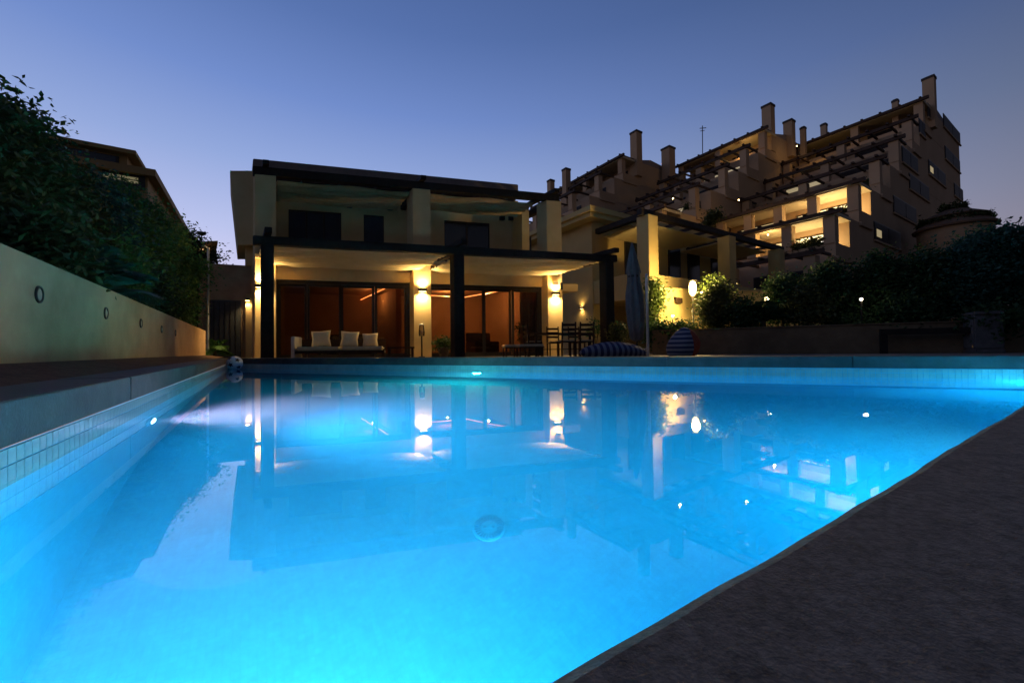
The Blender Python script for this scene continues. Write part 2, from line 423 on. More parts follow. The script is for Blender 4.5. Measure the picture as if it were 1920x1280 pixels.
# terrace between pool and house, and open ground with a hole for the pool
ho = offs(TRI, [5.5, .5, .25])
big = 900
m = MB()
ring = [Vector((-big, -big)), Vector((big, -big)), Vector((big, big)), Vector((-big, big))]
hp = [ho[0], ho[1], ho[2]]
m.add([(p.x, p.y, -.16) for p in ring] + [(p.x, p.y, -.16) for p in hp],
      [(0, 1, 5, 4), (1, 2, 5), (2, 6, 5), (2, 3, 6), (3, 0, 4, 6)])
tag(m.build('ground', M['ground']), kind='structure')
m = MB()
kout = [B0 + FN * .5, A + FN * .5 + FT * .4]
tp = [kout[0], B + E2 * .03, B + E2 * 14, Vector((19, 14)), Vector((9, 27)), Vector((-4, 24)), Vector((-15, 20)), Vector((-11.6, 13.2)), kout[1]]
m.add([(p.x, p.y, -.12) for p in tp], [tuple(range(len(tp)))])
tag(m.build('terrace_floor', M['terrace']), kind='structure')

# hillside behind the camera, seen only in reflections
def hill():
    m = MB(); n = 40; vs = []; g_ = random.Random(4); k_ = [g_.uniform(0, 6) for _ in range(4)]
    for i in range(n + 1):
        a_ = math.pi * (1.02 + .96 * i / n)
        for (rr_, hh_) in ((18, -.17), (30, 6), (44, 13), (60, 15), (90, -.2)):
            vs.append((rr_ * 1.25 * math.cos(a_), rr_ * math.sin(a_) - 2, hh_ * (1 + .18 * math.sin(5 * a_ + k_[0]) + .1 * math.sin(13 * a_ + k_[1])) if hh_ > 0 else hh_))
    m.add(vs, [(i * 5 + j, i * 5 + j + 1, i * 5 + j + 6, i * 5 + j + 5) for i in range(n) for j in range(4)])
    return tag(m.build('hillside', M['hill'], smooth=True), kind='structure')
M['hill'] = mat('wooded_slope', (.02, .03, .014), (.05, .06, .03), .8, 1, .8, 4)
hill()
# floor drain
def ground_hit(x, y, depth):             # where the refracted view ray reaches a given depth under the water
    d = ray(x, y).normalized(); t = (WZ - CAMZ) / d.z; p = Vector((0, 0, CAMZ)) + d * t
    nrm = Vector((0, 0, 1)); e = 1 / 1.33; c = -d.z
    r = d * e + nrm * (e * c - math.sqrt(1 - e * e * (1 - c * c)))
    return p + r * ((WZ - depth - p.z) / r.z)
DP = ground_hit(917, 990, WZ - FZ)
dr = thing('floor_drain', (DP.x, DP.y, FZ), 'round slotted white drain cover on the pool floor', 'drain')
R0 = .085
local('rim', MB().lathe([(R0, 0), (R0, .002), (R0 * .93, .005), (R0 * .2, .009), (.001, .009)], 40), M['grille'], dr, True)
sl = MB().box(R0 * .52, R0 * .88, -.0035, .0035, .0, .0105).mesh('slot', M['hole'])
for k in range(26):
    o = link('slot', sl, dr, loc=(0, 0, 0)); o.rotation_euler.z = 2 * math.pi * k / 26
for sgn in (-1, 1):
    local('screw', MB().lathe([(.008, 0), (.008, .011), (.001, .011)], 10, (sgn * .022, 0, 0)), M['hole'], dr)

# pool lamps
def pool_lamp(name, P, N, label, gm, energy, col, spot, tilt=-.12, rad=.085, blend=.7):
    o = thing(name, P, label, 'pool lamp', 'lamps set in the pool walls')
    q = Vector((N.x, N.y, 0)).to_track_quat('Z', 'Y').to_matrix().to_4x4()
    def disc(nm, prof, mt):
        mm = MB().lathe(prof, 28); me = mm.mesh(nm, mt, True); me.transform(q); return link(nm, me, o, loc=(0, 0, 0))
    disc('lens', [(.001, .028), (rad * .5, .027), (rad * .86, .02), (rad * .88, .012)], gm)
    disc('bezel', [(rad, -.01), (rad * 1.35, .0), (rad * 1.35, .012), (rad * 1.0, .024), (rad * .9, .014)], M['grille'])
    d = Vector((N.x, N.y, tilt))
    lamp('beam', 'SPOT', Vector(P) + Vector((N.x, N.y, 0)) * .06, energy, col, o, .06, d, spot, blend)
    return o
PL = lpt(2.62)
pool_lamp('pool_lamp', (PL.x, PL.y, WZ - .60), E2, 'bright white round lamp under water in the left pool wall', M['poolwhite'], 900, (1, .66, .95), 120, .14, blend=1)
lamp('spill', 'SPOT', (PL.x + E2.x * .06, PL.y + E2.y * .06, WZ - .6), 22, (.3, .72, 1), bpy.data.objects['pool_lamp'], .05, (E2.x, E2.y, -.3), 165, .8)
tf = .612; PF = A + (B - A) * (tf / 1.2175)
pool_lamp('pool_lamp', (PF.x, PF.y, WZ - .42), -FN, 'small green glowing lamp in the far pool wall', M['poolgreen'], 230, (.08, 1, .74), 165, 0, .05)
PN = C + E2 * .45
pool_lamp('pool_lamp', (PN.x, PN.y, WZ - .62), E1, 'lamp low in the near pool wall below the stone deck', M['poolwhite'], 410, (.26, .76, 1), 165, -.30)
PN = C + E2 * 3.2
pool_lamp('pool_lamp', (PN.x, PN.y, WZ - .62), E1, 'lamp in the near pool wall towards the right corner', M['poolwhite'], 140, (.06, .68, 1), 168, .0)
PB = A + (B - A) * (1.192 / 1.2175)
pool_lamp('pool_lamp', (PB.x, PB.y, WZ - .5), (-FN * .4 + FT).normalized(), 'lamp in the right-hand corner of the pool', M['poolwhite'], 400, (.05, .66, 1), 168, .0)

# ------------------------------------------------------------------ left planter wall
NW = Vector((.842, .54))                 # faces the pool
wd = Vector((-.643, 1)).normalized()
wt0, wt1 = Vector((wallx(-3), -3)), Vector((wallx(12.1), 12.1))
lw = thing('planter_wall', (wt0.x, wt0.y, 0), 'long pale rendered wall with round lights left of the pool', 'wall')
WTZ = .815
m = MB().prism([wt0, wt1, wt1 - NW * .22, wt0 - NW * .22], -.15, WTZ)
m.build('wall_face', M['plot'], lw, bevel=.012)
for i, X in enumerate((72, 198, 264, 303, 329)):
    r = ray(X, 560); rr = r.x / r.y; Y = -1.55 / (rr + .643); P = Vector((wallx(Y), Y)); z = zat(X, (552, 587, 606, 617, 624)[i], Y)
    rl = thing('recessed_light', (P.x, P.y, z), ['nearest', 'second', 'third', 'fourth', 'fifth and farthest'][i] + ' round recessed light along the left planter wall', 'wall light', 'recessed lights in the planter wall')
    q = Vector((NW.x, NW.y, 0)).to_track_quat('Z', 'Y').to_matrix().to_4x4()
    for nm, prof, mt in (('rim', [(.062, -.01), (.062, .010), (.05, .012), (.046, .004)], M['darkmetal']), ('lens', [(.046, .004), (.03, .009), (.001, .012)], M['frosted'])):
        me = MB().lathe(prof, 24).mesh(nm, mt, True); me.transform(q); link(nm, me, rl, loc=(0, 0, 0))
m = MB().prism([wt0 - NW * .22, wt1 - NW * .22, wt1 - NW * 7, wt0 - NW * 7], -.15, .70)
tag(m.build('planter_soil', M['soil']), kind='structure')

# ------------------------------------------------------------------ foliage
def leaves(n_clump, per, ell, size, spread=.16, squash=.75, seed=0):
    g = np.random.default_rng(seed); ell = np.array(ell, float)
    vol = ell[:, 3] * ell[:, 4] * ell[:, 5]; idx = g.choice(len(ell), n_clump, p=vol / vol.sum())
    d = g.normal(size=(n_clump, 3)); d /= np.linalg.norm(d, axis=1)[:, None]
    rr = g.random(n_clump) ** .38
    cc = ell[idx, :3] + d * rr[:, None] * ell[idx, 3:]
    sp = spread * (.6 + .8 * g.random(n_clump))
    P = np.repeat(cc, per, 0) + g.normal(size=(n_clump * per, 3)) * np.repeat(sp, per)[:, None] * np.array([1, 1, squash])
    return leafmesh(P, size, g)
def leafmesh(P, size, g, elong=2.1):
    n = len(P)
    a = g.normal(size=(n, 3)); a[:, 2] = a[:, 2] * .7 - .15; a /= np.linalg.norm(a, axis=1)[:, None]
    b = np.cross(a, g.normal(size=(n, 3))); b /= np.linalg.norm(b, axis=1)[:, None]
    c = np.cross(a, b)
    s = size * (.6 + .8 * g.random(n))[:, None]
    w = s / elong
    V = np.empty((n, 4, 3)); V[:, 0] = P - a * s * .5; V[:, 1] = P + b * w * .5 + c * s * .06; V[:, 2] = P + a * s * .5; V[:, 3] = P - b * w * .5 + c * s * .06
    return V.reshape(-1, 3)
def quadmesh(name, V, mt):
    n = len(V) // 4; me = bpy.data.meshes.new(name)
    me.vertices.add(len(V)); me.vertices.foreach_set('co', V.astype(np.float32).ravel())
    me.loops.add(n * 4); me.loops.foreach_set('vertex_index', np.arange(n * 4, dtype=np.int32))
    me.polygons.add(n); me.polygons.foreach_set('loop_start', np.arange(0, n * 4, 4, dtype=np.int32)); me.polygons.foreach_set('loop_total', np.full(n, 4, np.int32))
    me.update(calc_edges=True); me.materials.append(mt); return me
SEED = [100]
def shrub(name, base, H, rad, label, mt, cat='tree', group=None, n=260, per=42, leaf=.085, spread=.15, low=.15, lobes=7, asp=1.0):
    SEED[0] += 1; g = random.Random(SEED[0])
    o = thing(name, base, label, cat, group)
    ell = [(0, 0, H * (.5 + low * .4), rad * .62, rad * .62 * asp, H * (.5 - low * .4) * .9)]
    ell.append((0, 0, H * .78, rad * .45, rad * .45, H * .2)); ell.append((rad * .1, 0, H * .9, rad * .26, rad * .26, H * .09))
    for k in range(lobes):
        t = g.uniform(0, 6.28); zz = H * g.uniform(low + .12, .86); rr = rad * g.uniform(.3, .62) * (1.1 - .45 * zz / H)
        q = rad * g.uniform(.28, .5); ell.append((rr * math.cos(t), rr * math.sin(t) * asp, zz, q, q, q * g.uniform(.8, 1.1)))
    ell = [(a, b, min(c, H - f * .9), d, e, f) for a, b, c, d, e, f in ell]
    link('crown', quadmesh('crown', leaves(n, per, ell, leaf, spread, seed=SEED[0]), mt), o, loc=(0, 0, 0))
    m = MB()
    r0 = .035 + .012 * H
    m.tube([(0, 0, -.1), (g.uniform(-.05, .05), g.uniform(-.05, .05), H * .35), (g.uniform(-.1, .1), g.uniform(-.1, .1), H * .72)], [r0, r0 * .75, r0 * .3], 8)
    for k in range(7):
        t = g.uniform(0, 6.28); z0 = H * g.uniform(.15, .5); q = rad * g.uniform(.45, .75)
        m.tube([(0, 0, z0), (q * .5 * math.cos(t), q * .5 * math.sin(t), z0 + H * .14), (q * math.cos(t), q * math.sin(t), z0 + H * .3)], [r0 * .5, r0 * .35, r0 * .12], 5)
    local('trunk', m, M['bark'], o)
    return o
def palm(name, base, H, nf, length, label, mt, trunk_r=.09, droop=.9, group=None, cat='palm', seed=1, leafw=.045, up=.75):
    o = thing(name, base, label, cat, group); g = np.random.default_rng(seed)
    local('trunk', MB().tube([(0, 0, -.1), (.02, .0, H * .5), (0, 0, H)], [trunk_r * 1.2, trunk_r, trunk_r * .8], 10), M['bark'], o)
    for k in range(nf):
        t = 2.399 * k + g.uniform(-.2, .2); e = g.uniform(.05, 1.0) * up + .1; ln = length * g.uniform(.8, 1.1)
        pts = []
        for i in range(9):
            s = i / 8
            hx = ln * s * math.cos(e) * (1 - .1 * s); z = H + ln * s * math.sin(e) - droop * ln * .55 * s * s
            pts.append(np.array([hx * math.cos(t), hx * math.sin(t), z]))
        V = []
        m = MB().tube(pts, [.014 * (1 - .8 * i / 8) for i in range(9)], 5)
        side = np.array([-math.sin(t), math.cos(t), 0])
        for i in range(1, 9):
            for q in range(4):
                f = (i - 1 + q / 4) / 8; j = min(int(f * 8), 7); u = f * 8 - j; c = pts[j] * (1 - u) + pts[j + 1] * u
                fw = (pts[j + 1] - pts[j]); fw /= np.linalg.norm(fw)
                ll = ln * .34 * math.sin(math.pi * min(1, .18 + f * .8)) + .05
                for sg in (-1, 1):
                    d = side * sg * .8 + fw * .62 + np.array([0, 0, -.18]); d /= np.linalg.norm(d)
                    wv = fw * leafw * .5; mid = c + d * ll * .5 + np.array([0, 0, .01]); tip = c + d * ll + np.array([0, 0, -.05 * ll])
                    n0 = len(m.v); m.v += [tuple(c), tuple(mid + wv), tuple(tip), tuple(mid - wv)]; m.f.append((n0, n0 + 1, n0 + 2, n0 + 3))
        me = bpy.data.meshes.new('frond'); me.from_pydata(m.v, [], m.f); me.update(); me.materials.append(mt)
        link('frond', me, o, loc=(0, 0, 0))
    return o
def lwp(X, off):                          # a spot behind the left wall under a pixel column
    r = ray(X, 500); rr = r.x / r.y; Y = -(1.55 + off) / (rr + .643); return Vector((rr * Y, Y, .70)), Y
def ltree(X, top, off, rad, label, mt, leaf=.075, n=420, per=44, spread=.14, **k):
    P, Y = lwp(X, off); H = zat(X, top, Y) - .70
    return shrub('hedge_tree', P, H, rad, label, mt, 'tree', 'trees behind the planter wall', n=n, per=per, leaf=leaf, spread=spread, low=.0, **k)
ltree(-60, 150, 1.5, 1.0, 'tree at the left edge of the picture, trunk out of view', M['leaf1'])
ltree(18, 198, 1.45, .82, 'tallest dark tree at the far left above the planter wall', M['leaf1'], n=560)
ltree(92, 296, 1.3, .80, 'dark bushy tree right of the tallest one at the left', M['leaf3'], n=460)
ltree(150, 318, 1.1, .80, 'rounded blue-green bush in the middle of the left hedge', M['leaf4'], n=420)
ltree(213, 328, 1.5, 1.05, 'green tree in front of the left neighbouring roof', M['leaf2'], n=520)
ltree(262, 372, 1.2, 1.05, 'green tree near the second pair of wall lights', M['leaf2'], leaf=.085, n=480)
ltree(303, 402, 1.2, 1.25, 'green tree below the slanting eave on the left', M['leaf2'], leaf=.095, n=480, spread=.18)
ltree(345, 428, 1.1, 1.45, 'last green tree of the left hedge beside the metal pole', M['leaf3'], leaf=.10, n=460, spread=.2)
ltree(175, 452, .75, .7, 'low green shrub leaning over the planter wall', M['leaf2'], n=240)
ltree(245, 500, .75, .8, 'low dark shrub above the third wall light', M['leaf1'], n=240)
ltree(310, 540, .8, .9, 'low shrub near the far end of the planter wall', M['leaf1'], n=240)
ltree(60, 400, .7, .55, 'low dark shrub above the nearest wall light', M['leaf1'], n=260)
P, Y = lwp(150, .55); palm('fan_palm', P, .15, 15, 1.0, 'spiky blue-green palm leaning over the left wall', M['leaf4'], .06, .9, seed=4, up=1.3)

# ------------------------------------------------------------------ the villa
FLZ = -.12
hL, hR = Vector((gx(497, 12.7), 12.7)), Vector((gx(1033, 15.2), 15.2))
H = Frame(hL, (hR - hL).normalized(), Vector((-.572, .82)))
villa = thing('villa', (hL.x, hL.y, FLZ), 'two-storey cream villa with dark timber pergolas beyond the pool', 'house')
def part(name, mt, *boxes, parent=None, frame=None, bevel=0):
    m = MB()
    for b in boxes: m.fbox(frame or H, *b)
    return m.build(name, mt, parent if parent is not None else villa, bevel=bevel)
u0, u1, u2 = H.ua(497, 0), H.ua(787, 0), H.ua(1033, 0)
PW = .30
pu = (u0, u1, u2)
for u in pu: part('pillar', M['stucco'], (u - PW, u + PW, -.25, .35, FLZ, 3.10), bevel=.012)
for u in pu: part('pillar', M['stucco'], (u - PW, u + PW, -.25, .35, 3.22, 5.755), bevel=.012)
DT = 2.50
uL, uR = u0 - .55, u2 + PW
part('lintel', M['stucco'], (u0 + PW, u1 - PW, .05, .35, DT, 3.10), (u1 + PW, u2 - PW, .05, .35, DT, 3.10))
part('balcony_floor', M['stucco'], (u0 - .3, u2 + .32, -.32, 1.9, 3.101, 3.22))
# upper back wall with window openings
WS = 1.6
uw = [H.ua(x, WS, 420) for x in (478, 541, 640, 682, 720, 833, 918, 972)]
def hz(x, y, s):
    u = H.ua(x, s, y); return zat(x, y, H.p(u, s, 0).y)
wtop = hz(600, 388, WS)
wtop = 5.28
segs = [(uw[0] - .3, uw[1]), (uw[2], uw[3]), (uw[4], uw[5]), (uw[6], uw[7])]
part('upper_wall', M['stucco'], *[(a, b, WS, WS + .3, 3.221, 6.3) for a, b in segs],
     *[(uw[i], uw[i + 1], WS, WS + .3, wtop, 6.3) for i in (1, 3, 5)])
def window(a, b, s, z0, z1, panes, parent=villa, frame=None, fm=None, gm=None, depth=.12):
    fm = fm or M['frame']; gm = gm or M['glass_dark']; F = frame or H; t = .06
    m = MB().fbox(F, a, b, s + .02, s + .02 + depth, z0, z0 + t).fbox(F, a, b, s + .02, s + .02 + depth, z1 - t, z1)
    w = (b - a) / panes
    for i in range(panes + 1):
        x = a + w * i; m.fbox(F, max(a, x - t / 2), min(b, x + t / 2), s + .022, s + .018 + depth, z0 + t, z1 - t)
    o = m.build('window', fm, parent)
    for i in range(panes):
        MB().fbox(F, a + w * i + t / 2, a + w * (i + 1) - t / 2, s + .07, s + .09, z0 + t, z1 - t).build('pane', gm, o)
    return o
window(uw[1], uw[2], WS, 3.221, wtop, 3, gm=M['shutter']); window(uw[3], uw[4], WS, 3.221, wtop, 1, gm=M['shutter'])
window(uw[5], uw[6], WS, 3.221, wtop, 2)
part('end_wall', M['stucco'], (uw[7] - .28, uw[7] + .02, .9, WS - .002, 3.221, 5.75))
window(uw[7] + .1, uw[7] + 1.35, WS + 1.2, 3.221, 5.2, 2)
part('right_back_wall', M['stucco'], (uw[7] + .02, u2 + 1.0, WS + 1.4, WS + 1.6, 3.221, 5.7))
for i, (X, Y) in enumerate(((655, 386), (731, 391), (940, 410), (957, 410))):
    u = H.ua(X, WS, Y); z = hz(X, Y, WS); part('wall_lamp', M['darkmetal'], (u - .09, u + .09, WS - .12, WS - .001, z - .08, z + .08))
# roof slab behind the upper pergola
ur = H.ua(972, 1.3, 350)
zr = 6.88
part('roof', M['rooftile'], (u0 - .30, ur, 1.3, 7, 6.45, zr), bevel=.02)
part('roof_fascia', M['wood2'], (u0 - .28, ur - .05, 1.42, 7, 6.25, 6.449))
part('upper_side_wall', M['stucco'], (u0 - .30, u0 - .05, .36, 7, 3.23, 6.249))
# block over the left side: tapered wing wall
wl_ = [px(431, 320, 13.6), px(484, 320, 13.6), px(484, 459, 13.6), px(446, 459, 13.6)]
m = MB(); bk = Vector((-.572, .82, 0)) * 2.6
m.add([*wl_, *[p + bk for p in wl_]], [(0, 1, 2, 3), (7, 6, 5, 4), (0, 4, 5, 1), (1, 5, 6, 2), (2, 6, 7, 3), (3, 7, 4, 0)])
m.build('wing_wall', M['stucco'], villa, bevel=.01)
# upper pergola
ub0, ub1 = H.ua(474, -.2, 318), H.ua(1047, -.2, 365)
part('upper_beam', M['wood'], (ub0, ub1, -.24, .0, 5.76, 6.02), bevel=.012)
nr = 8
for i, u in enumerate(pu):
    part('rafter', M['wood'], (u - .09, u + .09, -.45, 1.28, 6.021, 6.17), bevel=.01)
    part('bracket', M['wood'], (u - .11, u + .11, .36, 1.59, 5.55, 5.80), bevel=.02)
for k in range(2):
    a, b = pu[k], pu[k + 1]
    for i in range(1, 4):
        u = a + (b - a) * i / 4; part('rafter', M['wood2'], (u - .05, u + .05, -.0, 1.58, 5.95, 6.09))
def folded(name, mt, a0, a1, b0, b1, z, sag, folds, n=60, zs=0, wav=.0, parent=villa, edge=0, thick=.012):
    m = MB(); vs, fs = [], []; nu = 20
    rr = random.Random(len(name) + int(a0 * 10))
    for j in range(n + 1):
        t = j / n; ph = t * folds * math.pi
        zz = z + zs * t - sag * abs(math.sin(ph))
        for i in range(nu + 1):
            q = i / nu; b = b0 + (b1 - b0) * t + wav * math.sin(q * 9 + t * 3)
            e = edge * math.sin(ph * 2) if i == nu else 0
            vs.append(H.p(a0 + (a1 - a0) * q + e, b, zz + .015 * math.sin(q * 13 + j)))
    for j in range(n):
        for i in range(nu):
            k = j * (nu + 1) + i; fs.append((k, k + 1, k + nu + 2, k + nu + 1))
    m.add(vs, fs); o = m.build(name, mt, parent, smooth=True)
    md = o.modifiers.new('thick', 'SOLIDIFY'); md.thickness = thick
    return o
folded('upper_canopy', M['canopy_dark'], pu[0] + .35, pu[1] - .3, .05, 1.55, 5.72, .10, 6, zs=-.15, wav=.05)
folded('upper_canopy', M['canopy_dark'], pu[1] + .35, H.ua(985, .6, 385), .05, 1.35, 5.72, .11, 5, zs=-.12, wav=.06)
# lower pergola
PS = -2.8
pposts = [H.ua(501, PS), H.ua(857.5, PS), H.ua(1138, PS)]
zb0, zb1 = 2.93, 3.16
for u in pposts: part('post', M['wood'], (u - .15, u + .15, PS - .15, PS + .15, FLZ, zb0 - .001), bevel=.015)
part('front_beam', M['wood'], (H.ua(474, PS, 445), H.ua(1153, PS, 485), PS - .11, PS + .11, zb0, zb1), bevel=.015)
for u in pposts:
    part('rafter', M['wood'], (u - .085, u + .085, PS - .45, -.3, zb1 + .001, zb1 + .15), bevel=.012)
    part('rafter_end', M['wood'], (u - .085, u + .085, PS + .12, PS + 1.2, zb0 + .02, zb1 - .02), bevel=.012)
for k in range(2):
    a, b = pposts[k], pposts[k + 1]
    for i in range(1, 4):
        u = a + (b - a) * i / 4; part('rafter', M['wood'], (u - .05, u + .05, PS + .12, -.3, 3.06, 3.155))
folded('lower_canopy', M['fabric'], pposts[0] + .1, pposts[1] - .22, PS + .14, .02, 3.02, .055, 11, n=88, zs=-.08, edge=.05)
folded('lower_canopy', M['fabric'], pposts[1] + .22, pposts[2] - .05, PS + .14, .02, 3.02, .055, 11, n=88, zs=-.08, edge=.06)
# ground floor: glass doors, room behind
def doors(a, b, mull, label_z=DT):
    s = .12; t = .07
    fr = part('door_frame', M['frame'], (a, b, s, s + .16, DT - .12, DT - .001), (a, b, s, s + .16, FLZ + .001, FLZ + .06), (a, a + .09, s, s + .16, FLZ + .06, DT - .12), (b - .09, b, s, s + .16, FLZ + .06, DT - .12))
    xs = [a + .09] + mull + [b - .09]
    for i in range(len(xs) - 1):
        q0, q1 = xs[i] + .002, xs[i + 1] - .002; o_ = s + (.03 if i % 2 else .09)
        lf = part('door_leaf', M['frame'], (q0, q0 + t, o_, o_ + .05, FLZ + .06, DT - .121), (q1 - t, q1, o_, o_ + .05, FLZ + .06, DT - .121),
                  (q0 + t, q1 - t, o_, o_ + .05, DT - .20, DT - .121), (q0 + t, q1 - t, o_, o_ + .05, FLZ + .06, FLZ + .16))
        m = MB().fbox(H, q0 + t, q1 - t, o_ + .022, o_ + .028, FLZ + .16, DT - .20); m.build('pane', M['glass'], lf)
ml = [H.ua(x, .15) for x in (576, 640, 703)]; mr = [H.ua(x, .15) for x in (858, 908, 960)]
doors(u0 + PW + .002, u1 - PW - .002, ml); doors(u1 + PW + .002, u2 - PW - .002, mr)
RB = 5.6
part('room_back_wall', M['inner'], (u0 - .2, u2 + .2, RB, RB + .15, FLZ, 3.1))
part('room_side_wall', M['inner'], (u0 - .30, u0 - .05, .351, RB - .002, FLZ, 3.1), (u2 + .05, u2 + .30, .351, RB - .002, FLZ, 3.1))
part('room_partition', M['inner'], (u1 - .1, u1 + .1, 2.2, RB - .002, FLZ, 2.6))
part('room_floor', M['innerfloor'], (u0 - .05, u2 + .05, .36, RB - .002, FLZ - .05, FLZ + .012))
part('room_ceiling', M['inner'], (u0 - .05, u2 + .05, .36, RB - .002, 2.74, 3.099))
def strip(p, q, r=.022, nm='led_strip'):
    m = MB().tube([p, q], r, 6); return m.build(nm, M['orange'], villa)
zc = 2.52
def onz(x, y, z):                      # depth at which a pixel meets a height
    d = ray(x, y); t = (z - CAMZ) / d.z; return Vector((0, 0, CAMZ)) + d * t
for (a, b) in (((668, 566), (738, 533)), ((800, 553.5), (872, 557)), ((872, 557), (962, 541))):
    strip(onz(*a, zc), onz(*b, zc))
    p, q = onz(*a, zc), onz(*b, zc)
    mid = (p + q) / 2
    lamp('cove_light', 'POINT', (mid.x, mid.y, zc - .12), (20 if a[0] < 780 else 58), (1, .55, .22), villa, .02)
# furniture silhouettes inside the room, each its own thing
def inbox(name, a, b, c, d, z0, z1, mt, label, cat):
    p = H.p((a + b) / 2, (c + d) / 2, FLZ + .012)
    o = thing(name, p, label, cat)
    MB().fbox(H, a, b, c, d, FLZ + .08, z1 * .55).build('body', mt, o, bevel=.03)
    MB().fbox(H, a, b, d - .2, d, z1 * .55 + .001, z1).build('backrest', mt, o, bevel=.03)
    for q in (a + .06, b - .06): MB().fbox(H, q - .03, q + .03, c + .04, c + .1, FLZ + .013, FLZ + .079).build('leg', mt, o)
a = H.ua(880, 2.4); inbox('armchair', a, a + 1.0, 1.9, 2.8, 0, .85, M['innerdark'], 'dark armchair inside the lit room behind the right glass doors', 'armchair')
a = H.ua(600, 2.6); inbox('indoor_sofa', a, a + 1.9, 2.2, 3.1, 0, .8, M['innerdark'], 'dark sofa inside the room behind the left glass doors', 'sofa')
cu = thing('curtain', H.p(H.ua(990, .7), .7, FLZ), 'beige curtain hanging behind the rightmost glass door', 'curtain')
vs = []; n = 40; a0, a1 = H.ua(975, .7), H.ua(1012, .7)
m = MB()
for i in range(n + 1):
    q = i / n; p = H.p(a0 + (a1 - a0) * q, .7 + .05 * math.sin(q * 36), 0); vs += [(p.x, p.y, FLZ + .03), (p.x, p.y, 2.42)]
m.add(vs, [(2 * i, 2 * i + 2, 2 * i + 3, 2 * i + 1) for i in range(n)])
ob = m.build('cloth', M['curtain'], cu, smooth=True); ob.modifiers.new('thick', 'SOLIDIFY').thickness = .01
MB().tube([H.p(a0 - .1, .7, 2.45), H.p(a1 + .1, .7, 2.45)], .012, 8).build('rail', M['darkmetal'], cu)
# sconces on the pillars
def sconce(name, P, N, label, e=26, wid=.30, grp='up-and-down lamps on the villa'):
    o = thing(name, P, label, 'wall lamp', grp)
    N = Vector((N[0], N[1], 0)).normalized(); T = Vector((-N.y, N.x, 0)); P = Vector(P)
    def bx(nm, h0, h1, d0, d1, w_, mt):
        c = []
        for z in (h0, h1):
            for (t_, d_) in ((-w_, d0), (w_, d0), (w_, d1), (-w_, d1)): c.append(P + T * t_ + N * d_ + Vector((0, 0, z)))
        return MB().hexa(c).build(nm, mt, o)
    bx('housing', -.05, .05, .0, .13, wid / 2, M['darkmetal'])
    bx('lower_glass', -.056, -.051, .02, .11, wid / 2 - .03, M['warmglow'])
    bx('upper_glass', .051, .056, .02, .11, wid / 2 - .03, M['warmglow'])
    for s, k in ((-1, 1.0), (1, .75)):
        lamp('beam', 'SPOT', P + N * .10 + Vector((0, 0, s * .075)), e * k, (1, .70, .30), o, .05, (-N.x * .06, -N.y * .06, s), 155, 1)
    return o
UN = Vector((H.u.y, -H.u.x))            # faces the camera
SB = -.25
for X, Y, u, lab in ((487, 535, u0, 'up-and-down lamp on the left pillar beside the sofa'), (787, 543, u1, 'up-and-down lamp on the middle pillar between the glass doors'), (1033, 554, u2, 'up-and-down lamp on the right pillar near the dining chairs')):
    p = H.p(u - (.12 if u == u0 else 0), SB, 0); sconce('wall_sconce', (p.x, p.y, 2.22), UN, lab, 250)
# little lamp on the left side of the villa and its corner wall
p = px(469, 563, 13.9)
gw = thing('boundary_wall', px(435, 668, 14.4), 'tall brown wall with a grey gate left of the villa', 'wall')
gw.location.z = FLZ
q = [px(x, 600, Y).to_2d() for x, Y in ((372, 14.2), (482, 14.9))]
bdir = (q[1] - q[0]).normalized(); bn = Vector((-bdir.y, bdir.x))
zt = zat(440, 495, 14.5)
MB().prism([q[0], q[1], q[1] + bn * .3, q[0] + bn * .3], FLZ, zt).build('wall_face', M['plot'], gw, bevel=.01)
def onwall(x): d = ray(x, 600); rr = d.x / d.y; s = (rr * q[0].y - q[0].x) / (bdir.x - rr * bdir.y); return q[0] + bdir * s
ga, gb = onwall(392), onwall(452); zg = zat(420, 563, 14.5)
gm = MB().prism([ga - bn * .06, gb - bn * .06, gb, ga], FLZ, zg).build('gate', M['gate'], gw)
kk = (gb - ga)
for i in range(1, 6):
    c = ga + kk * i / 6 - bn * .062; t_ = kk.normalized() * .008
    MB().prism([c - t_ - bn * .012, c + t_ - bn * .012, c + t_, c - t_], FLZ + .05, zg - .05).build('rib', M['darkmetal'], gm)
cp = onwall(470) - bn * .22
MB().prism([cp - bdir * .12, cp + bdir * .16, cp + bdir * .16 + bn * .2, cp - bdir * .12 + bn * .2], FLZ, 2.3).build('corner_pier', M['stucco'], gw)
pl_ = cp - bdir * .02 - bn * .005
ss = thing('corner_lamp', (pl_.x, pl_.y, zat(469, 563, pl_.y)), 'small bright lamp on the narrow pier left of the villa', 'wall lamp')
P = Vector(ss.location)
MB().box(P.x - .07, P.x + .07, P.y - .12, P.y, P.z - .01, P.z + .06).build('housing', M['darkmetal'], ss)
MB().box(P.x - .05, P.x + .05, P.y - .11, P.y - .02, P.z - .03, P.z - .0105).build('lens', M['warmglow'], ss)
lamp('beam', 'SPOT', P + Vector((0, -.08, -.06)), 26, (1, .7, .32), ss, .03, (0, .1, -1), 130, .9)
